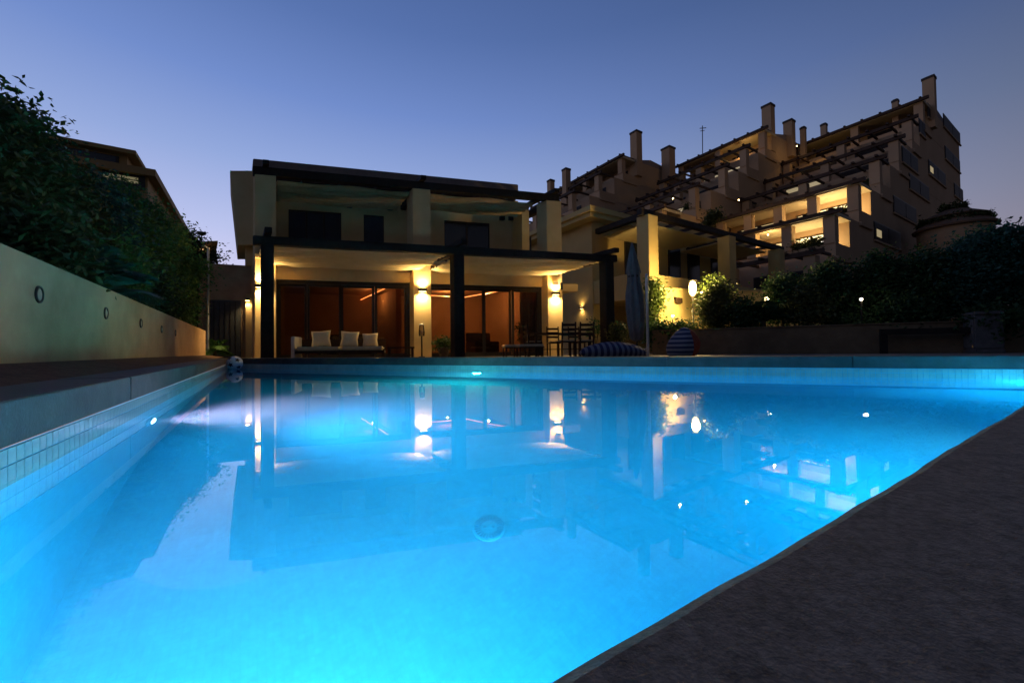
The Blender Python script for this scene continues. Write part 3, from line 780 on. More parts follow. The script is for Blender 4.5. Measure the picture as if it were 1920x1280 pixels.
# slim poles
def pole(x, ytop, Y, r, label, hi):
    b = px(x, 660, Y); o = thing('slim_pole', (b.x, b.y, FLZ), label, 'pole'); z = zat(x, ytop, Y) - FLZ
    local('shaft', MB().tube([(0, 0, 0), (0, 0, z)], r, 10), M['metal'], o)
    local('base_plate', MB().lathe([(.09, 0), (.09, .015), (.02, .02)], 16), M['darkmetal'], o)
    local('head', MB().tube([(0, 0, z), (0, 0, z + .05), (-.04, -.1, z + .09), (-.05, -.18, z + .06)], r * .8, 8), M['metal'], o)
    for zz in hi: local('valve', MB().box(-.035, .035, -.06, .01, zz, zz + .07), M['metal'], o, bevel=.01)
    return o
pole(390, 468, 12.4, .032, 'slim pale pole at the end of the planter wall', (1.1,))
# ------------------------------------------------------------------ terrace furniture
def sofa():
    Y = 11.6; p = px(643, 668, Y); o = thing('outdoor_sofa', (p.x, p.y, FLZ), 'white framed outdoor sofa with pale cushions under the pergola', 'sofa', rz=math.atan2(H.u.y, H.u.x))
    W = 1.22
    for sx_ in (-1,):
        arm = local('arm', MB().box(sx_ * W - .045, sx_ * W + .045, -.42, .42, .06, .68), M['white'], o, bevel=.02)
        for dy in (-.36, .36): local('leg', MB().box(sx_ * W - .03, sx_ * W + .03, dy - .03, dy + .03, 0, .059), M['white'], o)
    local('seat_frame', MB().box(-W + .047, W - .047, -.42, .42, .20, .28), M['wood2'], o, bevel=.01)
    local('back_frame', MB().box(-W + .047, W - .047, .36, .42, .281, .62), M['wood2'], o, bevel=.01)
    for dy in (-.36, .36): local('leg', MB().box(W - .12, W - .06, dy - .03, dy + .03, 0, .1995), M['wood2'], o)
    for i in range(2):
        local('seat_cushion', MB().box(-W + .06 + i * 1.16, -W + .06 + i * 1.16 + 1.14, -.43, .34, .282, .39), M['cushion'], o, bevel=.04)
    return o
so = sofa()
SR = so.rotation_euler.z
cushm = None
def pillow(lx, tilt, label, s=.44):
    n = 10; vs = []; fs = []
    for f in (1, -1):
        for j in range(n + 1):
            for i in range(n + 1):
                x, y = i / n * 2 - 1, j / n * 2 - 1; e = ((1 - x ** 4) * (1 - y ** 4)) ** .5
                k = 1 - .07 * (1 - abs(x * y)); vs.append((x * s / 2 * (k + .07 * abs(x * y)), f * .075 * e, (y * k) * s / 2))
    for f in (0, 1):
        for j in range(n):
            for i in range(n): a = f * (n + 1) ** 2 + j * (n + 1) + i; fs.append((a, a + 1, a + n + 2, a + n + 1))
    mm = MB().add(vs, fs); b = bmesh.new()
    me = mm.mesh('throw_pillow', M['cushion'], True); b.from_mesh(me); bmesh.ops.remove_doubles(b, verts=b.verts, dist=.0005); b.to_mesh(me); b.free()
    o = link('throw_pillow', me); c, s_ = math.cos(SR), math.sin(SR); lp = Vector((lx, .20, .39 + s * .47))
    o.location = Vector(so.location) + Vector((lp.x * c - lp.y * s_, lp.x * s_ + lp.y * c, lp.z)); o.rotation_euler = (R(-16), R(tilt), SR)
    tag(o, label, 'cushion', 'pillows on the outdoor sofa')
pillow(-.62, -4, 'leftmost square cream pillow standing on the outdoor sofa', .5)
pillow(.16, 3, 'middle square cream pillow standing on the outdoor sofa', .48)
pillow(.74, -2, 'rightmost smaller cream pillow standing on the outdoor sofa', .42)
def low_table(x, Y, w_, d_, h, label, mt, name='coffee_table'):
    p = px(x, 668, Y); o = thing(name, (p.x, p.y, FLZ), label, 'table', rz=SR)
    local('table_top', MB().box(-w_ / 2, w_ / 2, -d_ / 2, d_ / 2, h - .045, h), mt, o, bevel=.008)
    for a_ in (-1, 1):
        for b_ in (-1, 1): local('leg', MB().box(a_ * (w_ / 2 - .06) - .03, a_ * (w_ / 2 - .06) + .03, b_ * (d_ / 2 - .06) - .03, b_ * (d_ / 2 - .06) + .03, 0, h - .0455), mt, o)
    local('shelf', MB().box(-w_ / 2 + .1, w_ / 2 - .1, -d_ / 2 + .1, d_ / 2 - .1, h * .3, h * .3 + .025), mt, o)
    return o
low_table(752, 11.4, .75, .55, .36, 'low dark wooden coffee table right of the outdoor sofa', M['wood2'])
low_table(1048, 12.6, 1.9, .9, .74, 'dark wooden dining table under the right of the pergola', M['wood2'], 'dining_table')
def chair(p, rz, label):
    o = thing('dining_chair', p, label, 'chair', 'dining chairs under the pergola', rz=rz)
    for a_ in (-1, 1):
        local('leg', MB().box(a_ * .2 - .02, a_ * .2 + .02, -.21, -.17, 0, .43), M['wood2'], o)
        local('back_post', MB().hexa([(a_ * .2 - .02, .17, 0), (a_ * .2 + .02, .17, 0), (a_ * .2 + .02, .21, 0), (a_ * .2 - .02, .21, 0), (a_ * .2 - .02, .25, 1.02), (a_ * .2 + .02, .25, 1.02), (a_ * .2 + .02, .28, 1.02), (a_ * .2 - .02, .28, 1.02)]), M['wood2'], o)
    local('seat', MB().box(-.23, .23, -.23, .2, .43, .465), M['wood2'], o, bevel=.008)
    for zz in (.62, .76, .90): local('slat', MB().box(-.18, .18, .225, .25, zz, zz + .07), M['wood2'], o)
    local('seat_pad', MB().box(-.2, .2, -.2, .17, .466, .50), M['cushion'], o, bevel=.012)
    return o
for x, Y, a_, lab in ((1062, 11.7, 180, 'dining chair with its back to the pool, left of the pair'), (1096, 11.8, 180, 'dining chair with its back to the pool, nearest the right post'),
                      (1000, 12.4, 90, 'dining chair at the left end of the dining table'), (1040, 13.5, 0, 'dining chair behind the dining table, left one'),
                      (1082, 13.7, 0, 'dining chair behind the dining table, right one')):
    p = px(x, 668, Y); chair((p.x, p.y, FLZ), SR + R(a_) + random.uniform(-.15, .15), lab)
def stool(x, Y, w_, label):
    p = px(x, 668, Y); o = thing('low_stool', (p.x, p.y, FLZ), label, 'stool', rz=SR)
    for a_ in (-1, 1):
        for b_ in (-1, 1): local('leg', MB().box(a_ * (w_ / 2 - .04) - .02, a_ * (w_ / 2 - .04) + .02, b_ * .18 - .02, b_ * .18 + .02, 0, .28), M['wood2'], o)
    local('seat', MB().box(-w_ / 2, w_ / 2, -.24, .24, .2805, .32), M['wood2'], o)
    local('cushion', MB().box(-w_ / 2, w_ / 2, -.24, .24, .321, .39), M['cushion'], o, bevel=.025)
stool(957, 11.8, .42, 'small low stool with pale cushion right of the middle post')
stool(993, 11.5, .75, 'wider low bench with pale cushion left of the dining chairs')
def lantern(x, Y, h, label):
    p = px(x, 668, Y); o = thing('floor_lantern', (p.x, p.y, FLZ), label, 'lantern')
    local('base', MB().lathe([(.10, 0), (.10, .05), (.03, .06), (.025, h - .42)], 16), M['darkmetal'], o)
    local('glass', MB().lathe([(.09, h - .42), (.10, h - .3), (.075, h - .06), (.04, h - .05)], 16), M['glass'], o)
    local('candle', MB().lathe([(.03, h - .415), (.03, h - .25), (.004, h - .24)], 12), M['cushion'], o)
    local('lid', MB().lathe([(.085, h - .049), (.07, h - .02), (.02, h)], 16), M['metal'], o)
lantern(791, 13.2, 1.15, 'tall slim lantern standing in front of the middle pillar')
p = px(549, 641, 13.6)
cl = thing('candle_lamp', (p.x, p.y, FLZ), 'small orange glowing candle lamp behind the left glass door', 'candle')
zc_ = p.z - FLZ
local('stand', MB().lathe([(.12, 0), (.12, .03), (.02, .04), (.02, zc_ - .06), (.06, zc_ - .055)], 14), M['darkmetal'], cl)
local('flame', MB().lathe([(.005, zc_ - .05), (.028, zc_ - .01), (.016, zc_ + .04), (.002, zc_ + .07)], 10), M['orange'], cl)
# small fittings on the right pillar
p = H.p(u2, SB - .09, 0)
MB().box(p.x - .12, p.x + .06, p.y - .05, p.y + .05, 2.52, 2.66).build('projector_box', M['white'], villa, bevel=.01)
p2 = H.p(u2 + .2, SB - .08, 0); MB().box(p2.x - .05, p2.x + .05, p2.y - .06, p2.y + .05, 2.36, 2.62).build('speaker_box', M['black'], villa, bevel=.01)
part('side_ledge', M['stucco'], (u2 + PW + .001, u2 + PW + .75, -.1, .9, 2.35, 2.62))
part('side_wall', M['stucco'], (u2 + PW + .001, u2 + PW + .35, .9, 4, FLZ, 3.1))
# bean bags
def stripes(name, c1, c2, sc_, d):
    m = bpy.data.materials.new(name); m.use_nodes = True; n, l = m.node_tree.nodes, m.node_tree.links; b = n['Principled BSDF']
    t = n.new('ShaderNodeTexCoord'); mp = n.new('ShaderNodeMapping'); mp.inputs['Rotation'].default_value = d; l.new(t.outputs['Object'], mp.inputs[0])
    wv = n.new('ShaderNodeTexWave'); wv.inputs['Scale'].default_value = sc_; wv.inputs['Distortion'].default_value = .4; l.new(mp.outputs[0], wv.inputs['Vector'])
    r = n.new('ShaderNodeValToRGB'); r.color_ramp.elements[0].position = .45; r.color_ramp.elements[1].position = .55
    r.color_ramp.elements[0].color = (*c1, 1); r.color_ramp.elements[1].color = (*c2, 1)
    l.new(wv.outputs['Fac'], r.inputs[0]); l.new(r.outputs[0], b.inputs['Base Color']); b.inputs['Roughness'].default_value = .95; return m
M['stripeA'] = stripes('blue_white_stripe', (.035, .045, .10), (.24, .25, .30), 2.6, (0, R(90), 0))
M['stripeB'] = stripes('navy_white_stripe', (.03, .035, .08), (.18, .185, .23), 2.2, (0, 0, 0))
def blob(rx, ry, rz_, prof, n=28, mz=18, seed=0, halfcut=None):
    vs = []; fs = []; g = random.Random(seed); ph = [g.uniform(0, 6) for _ in range(5)]
    for j in range(mz + 1):
        t = j / mz; z, r, ox = prof(t)
        for i in range(n):
            a_ = 2 * math.pi * i / n; k = 1 + .05 * math.sin(3 * a_ + ph[0] + 3 * t) + .03 * math.sin(5 * a_ + ph[1] - 4 * t)
            vs.append((rx * r * k * math.cos(a_) + ox, ry * r * k * math.sin(a_), rz_ * z))
    for j in range(mz):
        for i in range(n): fs.append((j * n + i, j * n + (i + 1) % n, (j + 1) * n + (i + 1) % n, (j + 1) * n + i))
    fs.append(tuple(range(n - 1, -1, -1))); fs.append(tuple(mz * n + i for i in range(n)))
    return vs, fs
def sub(vs, fs):
    ids = sorted({i for f in fs for i in f}); k = {v: i for i, v in enumerate(ids)}
    return [vs[i] for i in ids], [tuple(k[i] for i in f) for f in fs]
def bprof(t):
    return (t, (math.sin(math.pi * min(1, .16 + t * .84)) ** .55) * (1 - .28 * t), .06 * t)
P = px(1280, 666, 10.9)
o = thing('bean_bag', (P.x, P.y, FLZ), 'upright blue and white striped bean bag with rust red back', 'bean bag', rz=R(-8))
vs, fs = blob(.48, .44, .80, bprof, seed=2)
left = [f for f in fs if sum(vs[i][0] for i in f) / len(f) <= .17]; right = [f for f in fs if sum(vs[i][0] for i in f) / len(f) > .17]
local('striped_cover', MB().add(*sub(vs, left)), M['stripeA'], o, True); local('red_cover', MB().add(*sub(vs, right)), M['bb_red'], o, True)
P = px(1152, 668, 10.2)
o = thing('bean_bag', (P.x, P.y, FLZ), 'long flattened navy and white striped bean bag by the right post', 'bean bag', rz=R(6))
def lprof(t): return (t, (math.sin(math.pi * min(1, .22 + t * .78)) ** .6), -.05 * t)
vs, fs = blob(.86, .42, .42, lprof, seed=5); local('striped_cover', MB().add(vs, fs), M['stripeB'], o, True)
local('handle', MB().tube([(.8, .0, .2), (.9, -.02, .26), (.93, 0, .2), (.86, 0, .14)], .012, 6), M['white'], o)
# ball floating in the far left corner
bp_ = px(440, 672, 8.7); br = .155
ball = thing('ball', (bp_.x, bp_.y, WZ + br * .86), 'white and black football floating in the far pool corner', 'ball')
local('shell', MB().lathe([(br * math.sin(math.pi * i / 20) + 1e-4, -br * math.cos(math.pi * i / 20)) for i in range(21)], 32), M['ballwhite'], ball, True)
phi = (1 + 5 ** .5) / 2
ico = [Vector(v).normalized() for s1 in (-1, 1) for s2 in (-1, 1) for v in ((0, s1, s2 * phi), (s1, s2 * phi, 0), (s2 * phi, 0, s1))]
for v in ico:
    a_ = v.orthogonal().normalized(); nb = min((q for q in ico if (q - v).length > .01), key=lambda q: (q - v).length)
    a_ = (nb - v * nb.dot(v)).normalized(); b_ = v.cross(a_); R1 = br * 1.008
    ring = [(v * math.cos(.34) + (a_ * math.cos(2 * math.pi * k / 5) + b_ * math.sin(2 * math.pi * k / 5)) * math.sin(.34)) * R1 for k in range(5)]
    rin = [((v + r_ / R1 * 1.2).normalized()) * R1 for r_ in ring]
    local('panel', MB().add([v * R1] + ring + rin, [(0, 6 + k, 6 + (k + 1) % 5) for k in range(5)] + [(6 + k, 1 + k, 1 + (k + 1) % 5, 6 + (k + 1) % 5) for k in range(5)]), M['black'], ball, True)
ball.rotation_euler = (.5, .35, .8)
# pots and plants on the terrace
def potted(x, Y, h, rad, label, mt, pot, n=70):
    p = px(x, 668, Y); o = thing('potted_plant', (p.x, p.y, FLZ), label, 'plant')
    local('pot', MB().lathe([(.13, 0), (.19, .30), (.205, .31), (.205, .35), (.17, .34), (.16, .30)], 24), pot, o, True)
    SEED[0] += 1; g = random.Random(SEED[0]); m = MB()
    for k in range(6):
        t = g.uniform(0, 6.28); q = rad * g.uniform(.3, .8)
        m.tube([(0, 0, .28), (q * .4 * math.cos(t), q * .4 * math.sin(t), h * .55), (q * math.cos(t), q * math.sin(t), h * g.uniform(.8, 1))], [.012, .009, .004], 5)
    local('stems', m, M['bark'], o)
    link('leaves', quadmesh('leaves', leaves(n, 12, [(0, 0, h * .72, rad, rad, h * .28)], .10, .10, seed=SEED[0]), mt), o, loc=(0, 0, 0))
potted(1158, 12.6, 1.0, .30, 'pale pot with a leafy plant behind the right pergola post', M['leaf3'], M['cushion'])
potted(1117, 13.6, 1.25, .35, 'thin branching plant in a pot behind the dining chairs', M['leaf1'], M['pot'], 26)
potted(832, 12.9, .62, .26, 'small bushy pot plant left of the middle post', M['leaf1'], M['pot'], 60)
P_ = px(402, 668, 12.7); palm('fan_palm', (P_.x, P_.y, FLZ), .35, 9, .8, 'small palm at the foot of the slim pole on the left', M['leaf2'], .05, 1.1, seed=12, up=1.2)
ip = H.p(H.ua(985, 1.6), 1.6, FLZ + .012)
shrub('indoor_plant', ip, 1.5, .38, 'dark indoor plant behind the rightmost glass door', M['leaf1'], 'plant', n=60, per=16, leaf=.14, spread=.12, low=.3)
# folded parasol
P = px(1196, 660, 11.4); zt = zat(1188, 455, 11.4) - FLZ
o = thing('parasol', (P.x, P.y, FLZ), 'tall folded grey parasol behind the right post', 'parasol')
local('pole', MB().tube([(0, 0, 0), (-.02, 0, .45), (-.11, 0, zt * .98)], .025, 10), M['darkmetal'], o)
local('base', MB().lathe([(.32, 0), (.32, .06), (.06, .09), (.05, .3)], 24), M['pot'], o)
prof = [(.06, .42), (.17, .50), (.215, .9), (.245, 1.4), (.235, 1.75), (.17, 2.2), (.16, 2.35), (.19, 2.42), (.10, 2.9), (.02, zt)]
mm = MB().lathe(prof, 48, wob=lambda t, i: 1 + .16 * math.sin(8 * t + i * .35) + .05 * math.sin(3 * t))
mm.v = [(x - .11 * z / zt, y, z) for x, y, z in mm.v]
local('cloth', mm, M['parasol'], o, True)
local('tie', MB().lathe([(.17, 2.26), (.172, 2.32)], 24, (-.085, 0, 0)), M['darkmetal'], o)
pole(1215, 522, 11.0, .04, 'slim pale pole right of the folded parasol', (1.0,))

# ------------------------------------------------------------------ right side: garden wall, rail, pedestal
g0, g1 = Vector((gx(1222, 14.1), 14.1)), Vector((gx(2150, 9.3), 9.3))
gd = (g1 - g0).normalized(); gn = Vector((-gd.y, gd.x))
gwl = thing('garden_wall', (g0.x, g0.y, FLZ), 'low brown garden wall below the right hedge', 'wall')
MB().prism([g0, g1, g1 + gn * .25, g0 + gn * .25], FLZ, .70).build('wall_face', M['gardenwall'], gwl, bevel=.015)
MB().prism([g0 - gn * .03, g1 - gn * .03, g1 + gn * .28, g0 + gn * .28], .701, .745).build('coping', M['gardenwall'], gwl, bevel=.01)
tag(MB().prism([g0 + gn * .3, g1 + gn * .3, g1 + gn * 3.0, g0 + gn * 2.6], FLZ, .62).build('hedge_soil', M['soil']), kind='structure')
def gwp(X, off=0):
    d = ray(X, 620); rr = d.x / d.y; b = g0 + gn * off; s = (rr * b.y - b.x) / (gd.x - rr * gd.y); return b + gd * s
p0 = gwp(1656, -.35); p1 = gwp(1826, -.35)
rl = thing('black_rail', (p0.x, p0.y, FLZ), 'black box-section rail in front of the garden wall', 'rail')
zr_ = zat(1700, 622, p0.y)
e = (p1 - p0).normalized() * .07; f = Vector((-e.y, e.x))
MB().prism([p0 - e - f, p0 + e - f, p0 + e + f, p0 - e + f], FLZ, zr_ - .081).build('post', M['wood'], rl)
MB().prism([p0 - e - f, p1 - f, p1 + f, p0 - e + f], zr_ - .08, zr_ + .08).build('top_bar', M['wood'], rl)
q0, q1 = gwp(1826, -.55), gwp(1884, -.55); qn = Vector((-(q1 - q0).y, (q1 - q0).x)).normalized()
pd = thing('stone_pedestal', (q0.x, q0.y, FLZ), 'weathered grey stone block at the end of the black rail', 'pedestal')
MB().prism([q0, q1, q1 + qn * .5, q0 + qn * .5], FLZ + .1, .86).build('block', M['pot'], pd, bevel=.03)
MB().prism([q0 - qn * .04, q1 - qn * .04, q1 + qn * .54, q0 + qn * .54], .861, .94).build('cap', M['pot'], pd, bevel=.02)
MB().prism([q0 - qn * .04, q1 - qn * .04, q1 + qn * .54, q0 + qn * .54], FLZ, FLZ + .099).build('plinth', M['pot'], pd, bevel=.02)
# hedge plants
def hp_(X, top, off, rad, label, mt, leaf=.11, n=300, per=40, spread=.19, name='hedge_shrub', low=.0, **k):
    q = gwp(X, off); Y = q.y; z0 = .62; Hh = zat(X, top, Y) - z0
    return shrub(name, (q.x, q.y, z0), Hh, rad, label, mt, 'shrub', 'shrubs behind the garden wall', n=n, per=per, leaf=leaf, spread=spread, low=low, **k)
hp_(1232, 618, .55, .45, 'low dark shrub beside the folded parasol', M['leaf1'], n=170)
hp_(1275, 618, .5, .45, 'low dark shrub under the bright yellow lantern', M['leaf1'], n=190)
hp_(1345, 530, 1.1, .6, 'shrub just right of the bright yellow lantern', M['leaf3'], n=190)
hp_(1395, 560, .8, .55, 'thin shrub with light showing through, right of the lantern', M['leaf1'], n=80)
hp_(1468, 520, 1.3, .6, 'dark open shrub below the neighbour balcony', M['leaf1'], n=150)
hp_(1515, 540, .8, .65, 'thin leafy shrub left of the small white lamp', M['leaf3'], n=110)
hp_(1560, 495, 1.3, 1.0, 'dark shrub just left of the small white lamp', M['leaf1'], n=330)
hp_(1650, 482, 1.4, 1.0, 'dark shrub just right of the small white lamp', M['leaf1'], n=360)
hp_(1735, 468, 1.4, 1.05, 'dark shrub above the black rail', M['leaf1'], n=380)
hp_(1810, 452, 1.3, 1.05, 'dark green shrub above the stone pedestal', M['leaf4'], n=400)
hp_(1885, 420, 1.3, 1.05, 'tallest blue-green shrub at the right edge', M['leaf4'], n=430)
hp_(1975, 405, 1.3, 1.1, 'shrub running out of the picture at the right', M['leaf1'], n=330)
hp_(1860, 590, -.1, .5, 'low dark plant beside the stone pedestal', M['leaf1'], n=110)
hp_(1700, 560, .6, .7, 'low dark shrub on the garden wall over the rail', M['leaf1'], n=200)
hp_(1590, 600, .8, .4, 'small low shrub under the small white lamp', M['leaf1'], n=110)
q = gwp(1432, .6); palm('palm', (q.x, q.y, .62), .35, 15, .95, 'small palm against the light behind the garden wall', M['leaf1'], .07, .7, seed=9, up=1.2)
# lit shrub and lantern behind the hedge
LQ = px(1226, 600, 15.9)
shrub('lit_shrub', (LQ.x, LQ.y, FLZ), zat(1229, 524, 16.2) - FLZ, .30, 'lime green shrub lit by the yellow lantern', M['leaf5'], 'shrub', n=130, per=26, leaf=.13, spread=.16, low=.45)
LQ = px(1338, 600, 16.0)
shrub('lit_shrub', (LQ.x, LQ.y, FLZ), zat(1322, 508, 16.0) - FLZ, .60, 'leafy shrub glowing just right of the lantern', M['leaf5'], 'shrub', n=100, per=26, leaf=.13, spread=.16, low=.5)

# ------------------------------------------------------------------ neighbouring villa on the right
NO = Vector((gx(1217, 17.0), 17.0))
N = Frame(NO, E2, E1)                    # a: along E2 (right, away), b: along E1 (left, away)
nv = thing('neighbour_villa', (NO.x, NO.y, FLZ), 'ochre villa with pergola and lit garden right of the main villa', 'house')
def npart(name, mt, *boxes, bevel=0, parent=None):
    m = MB()
    for b in boxes: m.fbox(N, *b)
    return m.build(name, mt, parent if parent is not None else nv, bevel=bevel)
PT = 5.75
for a_ in (0, 6.2, 11.5): npart('pillar', M['stucco_n'], (a_ - .31, a_ + .31, -.31, .31, 2.45, PT), bevel=.012)
npart('front_beam', M['wood'], (-.5, 12.2, -.13, .13, PT + .001, PT + .26))
npart('side_beam', M['wood'], (-.13, .13, .131, 2.98, PT + .001, PT + .24))
for i in range(1, 10): npart('rafter', M['wood2'], (i * 1.22 - .05, i * 1.22 + .05, .131, 3.0, PT + .08, PT + .22))
npart('canopy', M['fabric'], (.3, 5.8, .4, 2.9, PT - .10, PT - .06))
npart('canopy', M['fabric'], (6.6, 11.2, .4, 2.9, PT - .10, PT - .06))
npart('balcony_slab', M['stucco_n'], (-.31, 12.2, -.31, 2.98, 2.28, 2.449))
npart('parapet', M['stucco_n'], (-.31, -.10, .311, 2.98, 2.45, 3.40))
npart('parapet', M['stucco_n'], (.311, 5.889, -.31, -.1, 2.45, 3.22), (6.511, 11.18, -.31, -.1, 2.45, 3.22))
va0 = 3.0
npart('main_wall', M['stucco_n'], (-.35, 12.2, va0, va0 + 9.0, FLZ, 6.35))
npart('cornice', M['stucco_n'], (-.95, 12.6, va0 - .55, va0 + 9.0, 6.351, 6.56), (-1.1, 12.8, va0 - .70, va0 + 9.0, 6.561, 6.80))
for (x0, x1, y0, y1) in ((1172, 1196, 452, 520), (1254, 1276, 459, 508), (1290, 1312, 466, 508), (1334, 1352, 474, 508)):
    a_, b_ = N.ua(x0, va0), N.ua(x1, va0); Y = N.p((a_ + b_) / 2, va0, 0).y
    z1 = zat((x0 + x1) / 2, y0, Y)
    fr = npart('window', M['frame'], (a_, b_, va0 - .06, va0 - .002, 2.46, z1))
    npart('pane', M['glass_dark'], (a_ + .07, b_ - .07, va0 - .075, va0 - .061, 2.55, z1 - .07), parent=fr)
aw0, aw1 = N.ua(1243, -.4, 515), N.ua(1335, -.4, 515)
m = MB(); nn_ = 60; vs = []
for i in range(nn_ + 1):
    q = i / nn_; a_ = aw0 + (aw1 - aw0) * q; p_ = N.p(a_, -.33, 0); p2_ = N.p(a_, -1.0, 0)
    vs += [(p_.x, p_.y, 2.44), (p2_.x, p2_.y, 2.18), (p2_.x, p2_.y, 2.02 - .08 * abs(math.sin(q * 24)))]
m.add(vs, [f for i in range(nn_) for f in ((3 * i, 3 * i + 3, 3 * i + 4, 3 * i + 1), (3 * i + 1, 3 * i + 4, 3 * i + 5, 3 * i + 2))])
aw = m.build('awning', M['wood2'], nv); aw.modifiers.new('thick', 'SOLIDIFY').thickness = .012
# small lamp on the flank facing the main villa
b_ = N.va(1092, -.35, 578); p_ = N.p(-.35, b_, 0); z = zat(1092, 577, p_.y)
sconce('flank_lamp', (p_.x, p_.y, z), -E2, 'small downlight on the neighbour flank wall behind the dining chairs', 16, .2)
# pergola of the next villa row further right, and yellow lit ground floor
gl_ = thing('garden_lantern', px(1300, 600, 15.6), 'bright yellow lantern glowing above the dark hedge', 'lantern')
gl_.location.z = FLZ
zl = zat(1300, 540, 15.6) - FLZ
local('post', MB().tube([(0, 0, 0), (0, 0, zl - .33)], .035, 10), M['darkmetal'], gl_)
local('globe', MB().lathe([(.05, zl - .32), (.13, zl - .2), (.145, zl), (.12, zl + .2), (.05, zl + .28)], 20), M['lantern'], gl_, True)
local('cap', MB().lathe([(.16, zl + .285), (.10, zl + .33), (.02, zl + .38)], 20), M['darkmetal'], gl_)
lamp('glow', 'POINT', Vector(gl_.location) + Vector((-.1, -.25, zl)), 600, (1, .70, .26), gl_, .14)
# lit screen wall under the neighbour's balcony
s0, s1 = px(1236, 600, 16.35), px(1300, 600, 16.75)
lwall = thing('lit_screen_wall', (s0.x, s0.y, FLZ), 'yellow lit low wall behind the lantern', 'wall')
sd = (s1 - s0).to_2d().normalized(); sn = Vector((-sd.y, sd.x))
MB().prism([s0.to_2d(), s1.to_2d() + sd * 7, s1.to_2d() + sd * 7 + sn * .2, s0.to_2d() + sn * .2], FLZ, zat(1260, 546, 17)).build('wall_face', M['stucco_n'], lwall)
MB().prism([s0.to_2d() - sn * .03, s1.to_2d() + sd * 7 - sn * .03, s1.to_2d() + sd * 7 + sn * .23, s0.to_2d() + sn * .23], zat(1260, 546, 17) + .001, zat(1260, 546, 17) + .06).build('coping', M['stucco_n'], lwall)
# second garden lamp, low behind the open part of the hedge
def globe_lamp(x, y, Y, r, label, e, mt='whiteglow', col=(1, .85, .6)):
    p_ = px(x, 640, Y); o = thing('garden_lamp', (p_.x, p_.y, FLZ), label, 'lamp'); z = zat(x, y, Y) - FLZ
    local('post', MB().tube([(0, 0, 0), (0, 0, z - r)], .025, 8), M['darkmetal'], o)
    local('globe', MB().lathe([(r * math.sin(math.pi * i / 10) + 1e-4, z - r * math.cos(math.pi * i / 10)) for i in range(11)], 16), M[mt], o, True)
    local('hat', MB().lathe([(r * 1.5, z + r * .8), (r * .9, z + r * 1.2), (.01, z + r * 1.5)], 16), M['darkmetal'], o)
    if e: lamp('glow', 'POINT', (p_.x, p_.y - r * 1.6, FLZ + z - .02), e, col, o, r)
    return o
globe_lamp(1440, 560, 15.2, .09, 'round garden lamp shining through the palm', 60, 'warmglow', (1, .72, .32))
globe_lamp(1617, 561, gwp(1617, .32).y, .042, 'small white lamp in the middle of the dark hedge', 2)
globe_lamp(1262, 592, 15.7, .05, 'low garden lamp washing the yellow wall behind the hedge', 60, 'warmglow', (1, .74, .30))
globe_lamp(1318, 548, 15.3, .05, 'tiny second lamp right of the yellow lantern', 0, 'warmglow')

# ------------------------------------------------------------------ terraced apartment building
AO = Vector((gx(1745, 40), 40)); AF = Frame(AO, E1, E2)      # a: along E1 (left, away), b: along E2 (right, away)
apt = thing('apartment_building', (AO.x, AO.y, FLZ), 'large terraced apartment block stepping up the hill on the right', 'apartment block')
def apart(name, mt, *boxes, bevel=0, parent=None):
    m = MB()
    for b in boxes: m.fbox(AF, *b)
    return m.build(name, mt, parent if parent is not None else apt, bevel=bevel)
STEP = [0, 4.2, 8.5, 13.7, 18.7, 23.3, 26.6]
FH = 3.12
def module(t0, s0, ztop, nlev, length=11.0, lit=(), zg=-1.0, sback=15.5):
    for k in range(nlev):
        zt_ = ztop - FH * k; z0 = zt_ - FH; s = s0 - STEP[k]; dep = 2.4
        last = k == nlev - 1
        # solid part of the storey
        apart('storey', M['apt'], (t0, t0 + length, s + dep, s0 + sback, (zg if last else z0 + .001), zt_ - .02))
        # terrace floor in front and its parapet
        apart('terrace_slab', M['apt'], (t0 - .15, t0 + length, s - .2, s + dep - .002, z0 - .28, z0 + .0))
        apart('parapet', M['apt'], (t0 + .0, t0 + length, s - .2, s + .02, z0 + .001, z0 + .95), (t0, t0 + .22, s + .021, s + dep - .002, z0 + .001, z0 + .95))
        # dark recess behind the terrace
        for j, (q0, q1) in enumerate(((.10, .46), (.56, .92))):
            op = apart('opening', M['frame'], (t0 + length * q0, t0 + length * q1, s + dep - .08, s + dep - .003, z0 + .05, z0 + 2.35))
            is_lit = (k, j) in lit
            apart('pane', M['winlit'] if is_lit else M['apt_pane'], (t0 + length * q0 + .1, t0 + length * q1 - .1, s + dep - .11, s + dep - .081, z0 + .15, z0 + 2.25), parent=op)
        for q in ((.03, .5, .97) if k not in (4, 5) else (.03, .27, .5, .73, .97)):
            a_ = t0 + length * q; apart('pillar', M['apt'], (a_ - .34, a_ + .34, s - .27, s + .40, z0 + .951, zt_ - .295))
        solid = k in (0, 4, 5)
        if solid:
            apart('canopy_slab', M['apt_pale'], (t0 - .1, t0 + length, s - .35, s + dep - .002, zt_ - .30, zt_ - .05))
        apart('pergola_beam', M['wood2'], (t0 - .5, t0 + length + .3, s - .42, s - .18, zt_ - .29, zt_ + .02) if not solid else (t0 - .5, t0 + length + .3, s - .62, s - .36, zt_ - .22, zt_ + .06))
        for i in range(8):
            a_ = t0 + .1 + (length - .2) * i / 7
            apart('rafter', M['wood2'], (a_ - .09, a_ + .09, s - .7, s + dep - .01, zt_ - .04 if not solid else zt_ + .06, zt_ + .12 if not solid else zt_ + .17))
        # planting in some parapets
    return
module(0, 0, 25.0, 7, lit={(2, 1), (4, 0), (4, 1), (5, 0)})
module(11.2, -8.1, 25.0, 6, lit={(1, 0), (1, 1), (3, 0)})
module(23.7, -17.6, 24.7, 5, length=14)
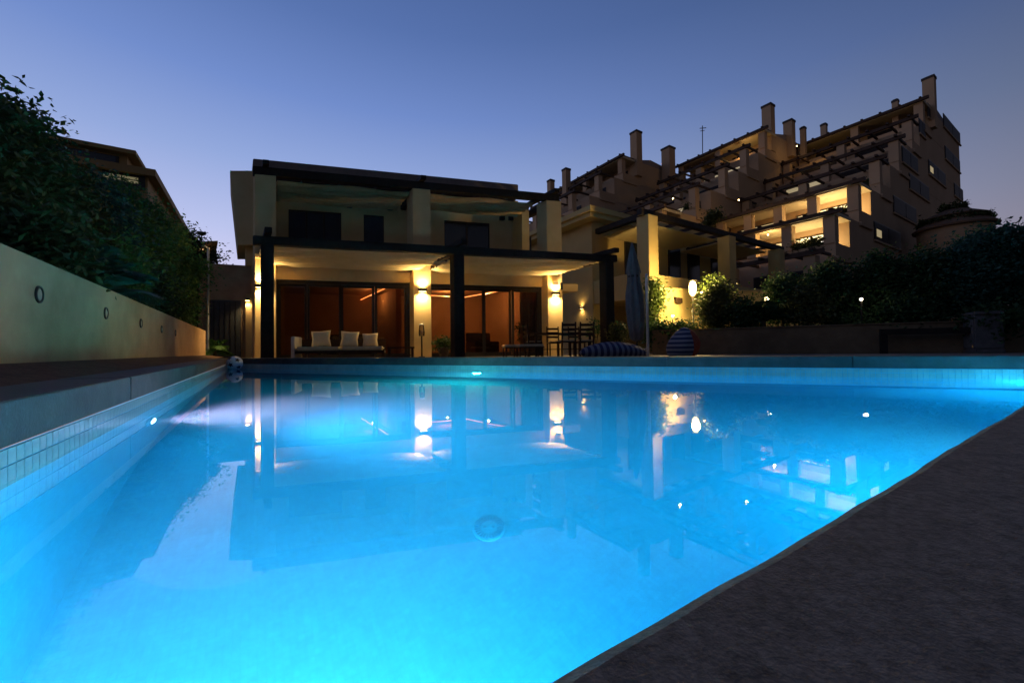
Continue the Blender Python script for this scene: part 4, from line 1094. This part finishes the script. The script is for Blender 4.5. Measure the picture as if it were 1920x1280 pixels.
# gabled tops with raised chimneys
def chim(x, y0, y1, Y, wpx, label=None):
    b0 = px(x - wpx / 2, y1, Y); b1 = px(x + wpx / 2, y1, Y); zt_ = zat(x, y0, Y); cx = (b0.x + b1.x) / 2; w_ = (b1.x - b0.x) / 2
    c_ = Vector((cx, Y)); q = [c_ + (E1 * i_ + E2 * j_) * w_ * .72 for i_, j_ in ((-1, -1), (1, -1), (1, 1), (-1, 1))]
    if (q[1] - q[0]).cross(q[2] - q[1]) < 0: q = q[::-1]
    o = MB().prism(q, b0.z - 3.0, zt_ - .35).build('chimney', M['apt'], apt)
    q2 = [c_ + (v - c_) * 1.12 for v in q]
    MB().prism(q2, zt_ - .349, zt_ - .1).build('cap', M['chimcap'], o)
    MB().prism([c_ + (v - c_) * .7 for v in q], zt_ - .099, zt_).build('cowl', M['chimcap'], o)
chim(1743, 145, 190, 41.5, 22); chim(1679, 187, 200, 42.5, 12); chim(1441, 197, 240, 46.5, 22); chim(1480, 226, 250, 48, 20)
chim(1506, 238, 255, 48, 11); chim(1545, 232, 245, 50, 12); chim(1193, 247, 290, 52, 21); chim(1253, 277, 296, 54, 24); chim(1062, 316, 345, 53, 16); chim(1033, 337, 360, 55, 14)
# little pitched roofs over the upper storeys
def gable(t0, length, s0, z, h, run):
    P = [AF.p(t0, s0 - .3, z), AF.p(t0 + length, s0 - .3, z), AF.p(t0 + length, s0 + run, z + 0), AF.p(t0, s0 + run, z)]
    T = [AF.p(t0, s0 + run * .25, z + h), AF.p(t0 + length, s0 + run * .25, z + h)]
    MB().add(P + T, [(0, 1, 5, 4), (1, 2, 5), (2, 3, 4, 5), (3, 0, 4), (3, 2, 1, 0)]).build('pitched_roof', M['rooftile'], apt)
gable(0, 11, 2.2, 24.99, .75, 11.5); gable(11.2, 11, -5.9, 24.99, .8, 12); gable(23.7, 14, -15.3, 24.69, .8, 12)
# television aerial
p_ = px(1317, 275, 50)
m = MB().tube([p_ + Vector((0, 0, -1.2)), px(1317, 236, 50)], .05, 6)
m.tube([px(1312, 241, 50), px(1324, 240, 50)], .05, 5); m.tube([px(1313, 246, 50), px(1321, 245, 50)], .04, 5); m.build('aerial', M['darkmetal'], apt)
# windows of the right flank
def flank(x0, x1, y0, y1, lit=False):
    xm = (x0 + x1) / 2; b0, b1 = AF.va(x0, 0, y0), AF.va(x1, 0, y1)
    Y = AF.p(0, (b0 + b1) / 2, 0).y; dz = (y1 - y0) / FPX * Y
    zc_ = zat(xm, (y0 + y1) / 2, Y); hh = .75
    fr = apart('window', M['frame'], (-.06, -.002, b0, b1, zc_ - hh, zc_ + hh))
    n = 2
    for i in range(n):
        c0 = b0 + (b1 - b0) * i / n + .08; c1 = b0 + (b1 - b0) * (i + 1) / n - .08
        apart('pane', M['apt_pane'], (-.08, -.061, c0, c1, zc_ - hh + .1, zc_ + hh - .1), parent=fr)
        if lit and i == 0: apart('lit_pane', M['winlit'], (-.095, -.081, c0 + (c1 - c0) * .1, c0 + (c1 - c0) * .45, zc_ - hh + .3, zc_ + .15), parent=fr)
    apart('sill', M['apt'], (-.14, -.002, b0 - .1, b1 + .1, zc_ - hh - .14, zc_ - hh - .001), parent=fr)
for a_ in ((1768, 1799, 231, 257), (1771, 1799, 284, 316), (1740, 1772, 309, 344, True), (1704, 1741, 338, 368), (1788, 1805, 345, 378), (1690, 1720, 286, 316), (1674, 1717, 380, 410), (1638, 1688, 430, 456, True), (1722, 1734, 233, 250), (1738, 1745, 198, 222)):
    flank(*a_)
# lamps of the lit terraces
def tlamp(t, s, z, label, e, r=.10, mt='whiteglow', col=(1, .78, .38)):
    p_ = AF.p(t, s, z); o = thing('terrace_lamp', p_, label, 'lamp', 'lamps on the apartment terraces')
    local('globe', MB().lathe([(r * math.sin(math.pi * i / 8) + 1e-4, -r * math.cos(math.pi * i / 8)) for i in range(9)], 12), M[mt], o, True)
    local('bracket', MB().tube([(0, 0, r), (0, 0, r + .2), (.0, .25, r + .25)], .03, 6), M['darkmetal'], o)
    if e: lamp('glow', 'POINT', p_ + Vector((0, 0, -r - .12)), e, col, o, .15)
def at_level(x, k, s0=0, off=1.2):
    s = s0 - STEP[k] + off; return AF.ua(x, s, 400), s
for x, k, dz, e, lab in ((1550, 4, 1.5, 230, 'bright lamp on the brightly lit upper terrace of the apartments'), (1585, 4, 1.6, 160, 'second lamp at the right end of the brightest terrace'),
                         (1502, 5, 1.5, 190, 'lamp on the lower brightly lit terrace with plants'), (1540, 5, 1.5, 150, 'right-hand lamp on the lower lit terrace')):
    t, s = at_level(x, k); tlamp(t, s, 25 - FH * (k + 1) + dz, lab, e)
for x, y, Y, e, lab in ((1527, 284, 45, 60, 'orange lamp on the high terrace left of the tower'), (1494, 274, 45, 30, 'tiny pair of lamps on the high terrace'),
                        (1390, 288, 47, 130, 'greenish lamp behind the high chimney terrace'), (1262, 372, 33, 60, 'dim lamp on the terrace behind the neighbour villa'), (1385, 375, 34, 120, 'dim yellow lamp under a mid-level pergola'), (1440, 440, 31, 90, 'lamp low on the apartment terraces above the hedge')):
    p_ = px(x, y, Y); o = thing('terrace_lamp', p_, lab, 'lamp', 'lamps on the apartment terraces')
    local('globe', MB().lathe([(.06 * math.sin(math.pi * i / 8) + 1e-4, -.06 * math.cos(math.pi * i / 8)) for i in range(9)], 12), M['warmglow'], o, True)
    local('bracket', MB().tube([(0, 0, .06), (0, 0, .3), (0, .25, .35)], .03, 6), M['darkmetal'], o)
    lamp('glow', 'POINT', p_ + Vector((0, -.1, -.25)), e * .6, (1, .66, .26), o, .06)
# planters with greenery on the terraces
for i, (x, k, s0, lab) in enumerate(((1575, 4, 0, 'planter greenery on the brightest apartment terrace'), (1525, 5, 0, 'planter greenery on the lower lit terrace'), (1495, 5, 0, 'left planter greenery on the lower lit terrace'),
                                  (1620, 3, 0, 'planter greenery one storey above the brightest terrace'), (1330, 4, -8.1, 'planter greenery on a dark middle terrace'), (1290, 3, -8.1, 'planter greenery high on the middle wing'))):
    s = s0 - STEP[k]; t = AF.ua(x, s, 400); z = 25 - FH * (k + 1) + .4; p_ = AF.p(t, s + .35, z)
    shrub('terrace_plant', p_, 1.15, .85, lab, M['leaf3'], 'plant', 'plants on the apartment terraces', n=60, per=22, leaf=.22, spread=.2, lobes=4)
# round terraced pavilion
PC = px(1795, 600, 33); pv = thing('round_pavilion', (PC.x, PC.y, FLZ), 'round tiered pavilion with planted rims right of the apartments', 'pavilion')
def zz(y): return zat(1795, y, 33) - FLZ
rr = 50 / FPX * 33
local('lower_tier', MB().lathe([(rr, -1), (rr, zz(431))], 40), M['apt'], pv)
local('conical_roof', MB().lathe([(rr * 1.12, zz(431) + .01), (rr * 1.14, zz(428)), (rr * .86, zz(416))], 40), M['pav'], pv)
local('upper_tier', MB().lathe([(rr * .80, zz(416) + .01), (rr * .80, zz(411))], 40), M['apt'], pv)
local('upper_roof', MB().lathe([(rr * .90, zz(411) + .01), (rr * .92, zz(409)), (rr * .30, zz(394)), (.05, zz(392))], 40), M['pav'], pv)
g = np.random.default_rng(5)
for nm, r_, y_, cnt in (('rim_planting', rr * .92, 416, 1500), ('top_planting', rr * .30, 390, 1100)):
    t = g.random(cnt) * 6.28; P_ = np.stack([(r_ + g.normal(size=cnt) * .16) * np.cos(t), (r_ + g.normal(size=cnt) * .16) * np.sin(t), zz(y_) + g.normal(size=cnt) * .16 * (1 + .5 * np.sin(5 * t))], 1)
    link(nm, quadmesh(nm, leafmesh(P_, .24, g), M['leaf3']), pv, loc=(0, 0, 0))

# ------------------------------------------------------------------ buildings behind the left hedge
BO = Vector((gx(290, 20), 20)); BF = Frame(BO, -E2, E1)
lb_ = thing('left_house', (BO.x, BO.y, FLZ), 'brown flat-roofed house behind the trees on the left', 'house')
def lpart(name, mt, *boxes, parent=None):
    m = MB()
    for b in boxes: m.fbox(BF, *b)
    return m.build(name, mt, parent if parent is not None else lb_)
zB = zat(290, 318, 20)
lpart('wall', M['aptl'], (.35, 14, .35, 16, FLZ, zB - .35))
lpart('eave', M['aptl'], (-.0, 14, 0, 16, zB - .349, zB))
zB2 = zat(258, 297, 21)
lpart('upper_block', M['aptl'], (1.3, 14, 1.2, 14, zB + .001, zB2 - .2)); lpart('upper_eave', M['aptl'], (.9, 14, .8, 14, zB2 - .199, zB2))
op = lpart('opening', M['frame'], (1.6, 4.6, 1.12, 1.198, zB + .2, zB2 - .35)); lpart('pane', M['glass_dark'], (1.7, 4.5, 1.09, 1.119, zB + .25, zB2 - .4), parent=op)
z1 = zat(275, 352, 20.3); lw_ = lpart('lit_window', M['frame'], (.45, 2.0, .28, .349, z1 - .25, z1 + .5)); lpart('pane', M['windim'], (.7, 1.95, .25, .279, z1 + .0, z1 + .3), parent=lw_)
lpart('frame_bar', M['frame'], (.5, 1.95, .24, .249, z1 + .13, z1 + .17), parent=lw_)
DB = Vector((gx(406, 34), 34)); DF = Frame(DB, Vector((-1, .1)).normalized(), Vector((-.62, .78)).normalized())
db = thing('distant_block', (DB.x, DB.y, FLZ), 'small far block with a lit balcony beside the left trees', 'building')
zz1, zz2 = zat(400, 452, 34), zat(400, 484, 34)
for nm, b_, mt in (('wall', (.4, 8, .8, 6, FLZ, zz1 - .2), M['aptl']), ('roof', (-.1, 8, -.1, 6.2, zz1 - .199, zz1), M['aptl']), ('balcony', (0, 8, -.2, .79, zz2 - .1, zz2 + .55), M['aptl'])):
    MB().fbox(DF, *b_).build(nm, mt, db)
wi = MB().fbox(DF, .6, 1.7, .74, .799, zz2 + .56, zz1 - .35).build('window', M['frame'], db); MB().fbox(DF, .65, 1.65, .70, .739, zz2 + .56, zz1 - .4).build('pane', M['warmwin'], wi)
p_ = px(378, 439, 33.5); MB().lathe([(.05, 0), (.28, .12), (.36, .3)], 16, (p_.x, p_.y, p_.z - .15)).build('satellite_dish', M['darkmetal'], db)
MB().tube([p_ + Vector((0, 0, -.15)), Vector((p_.x, p_.y, zz1 - .3))], .04, 6).build('dish_mast', M['darkmetal'], db)
print('TILES', NEAR_TILES, 'TRIS', sum(len(o.data.polygons) for o in bpy.data.objects if o.type == 'MESH'))
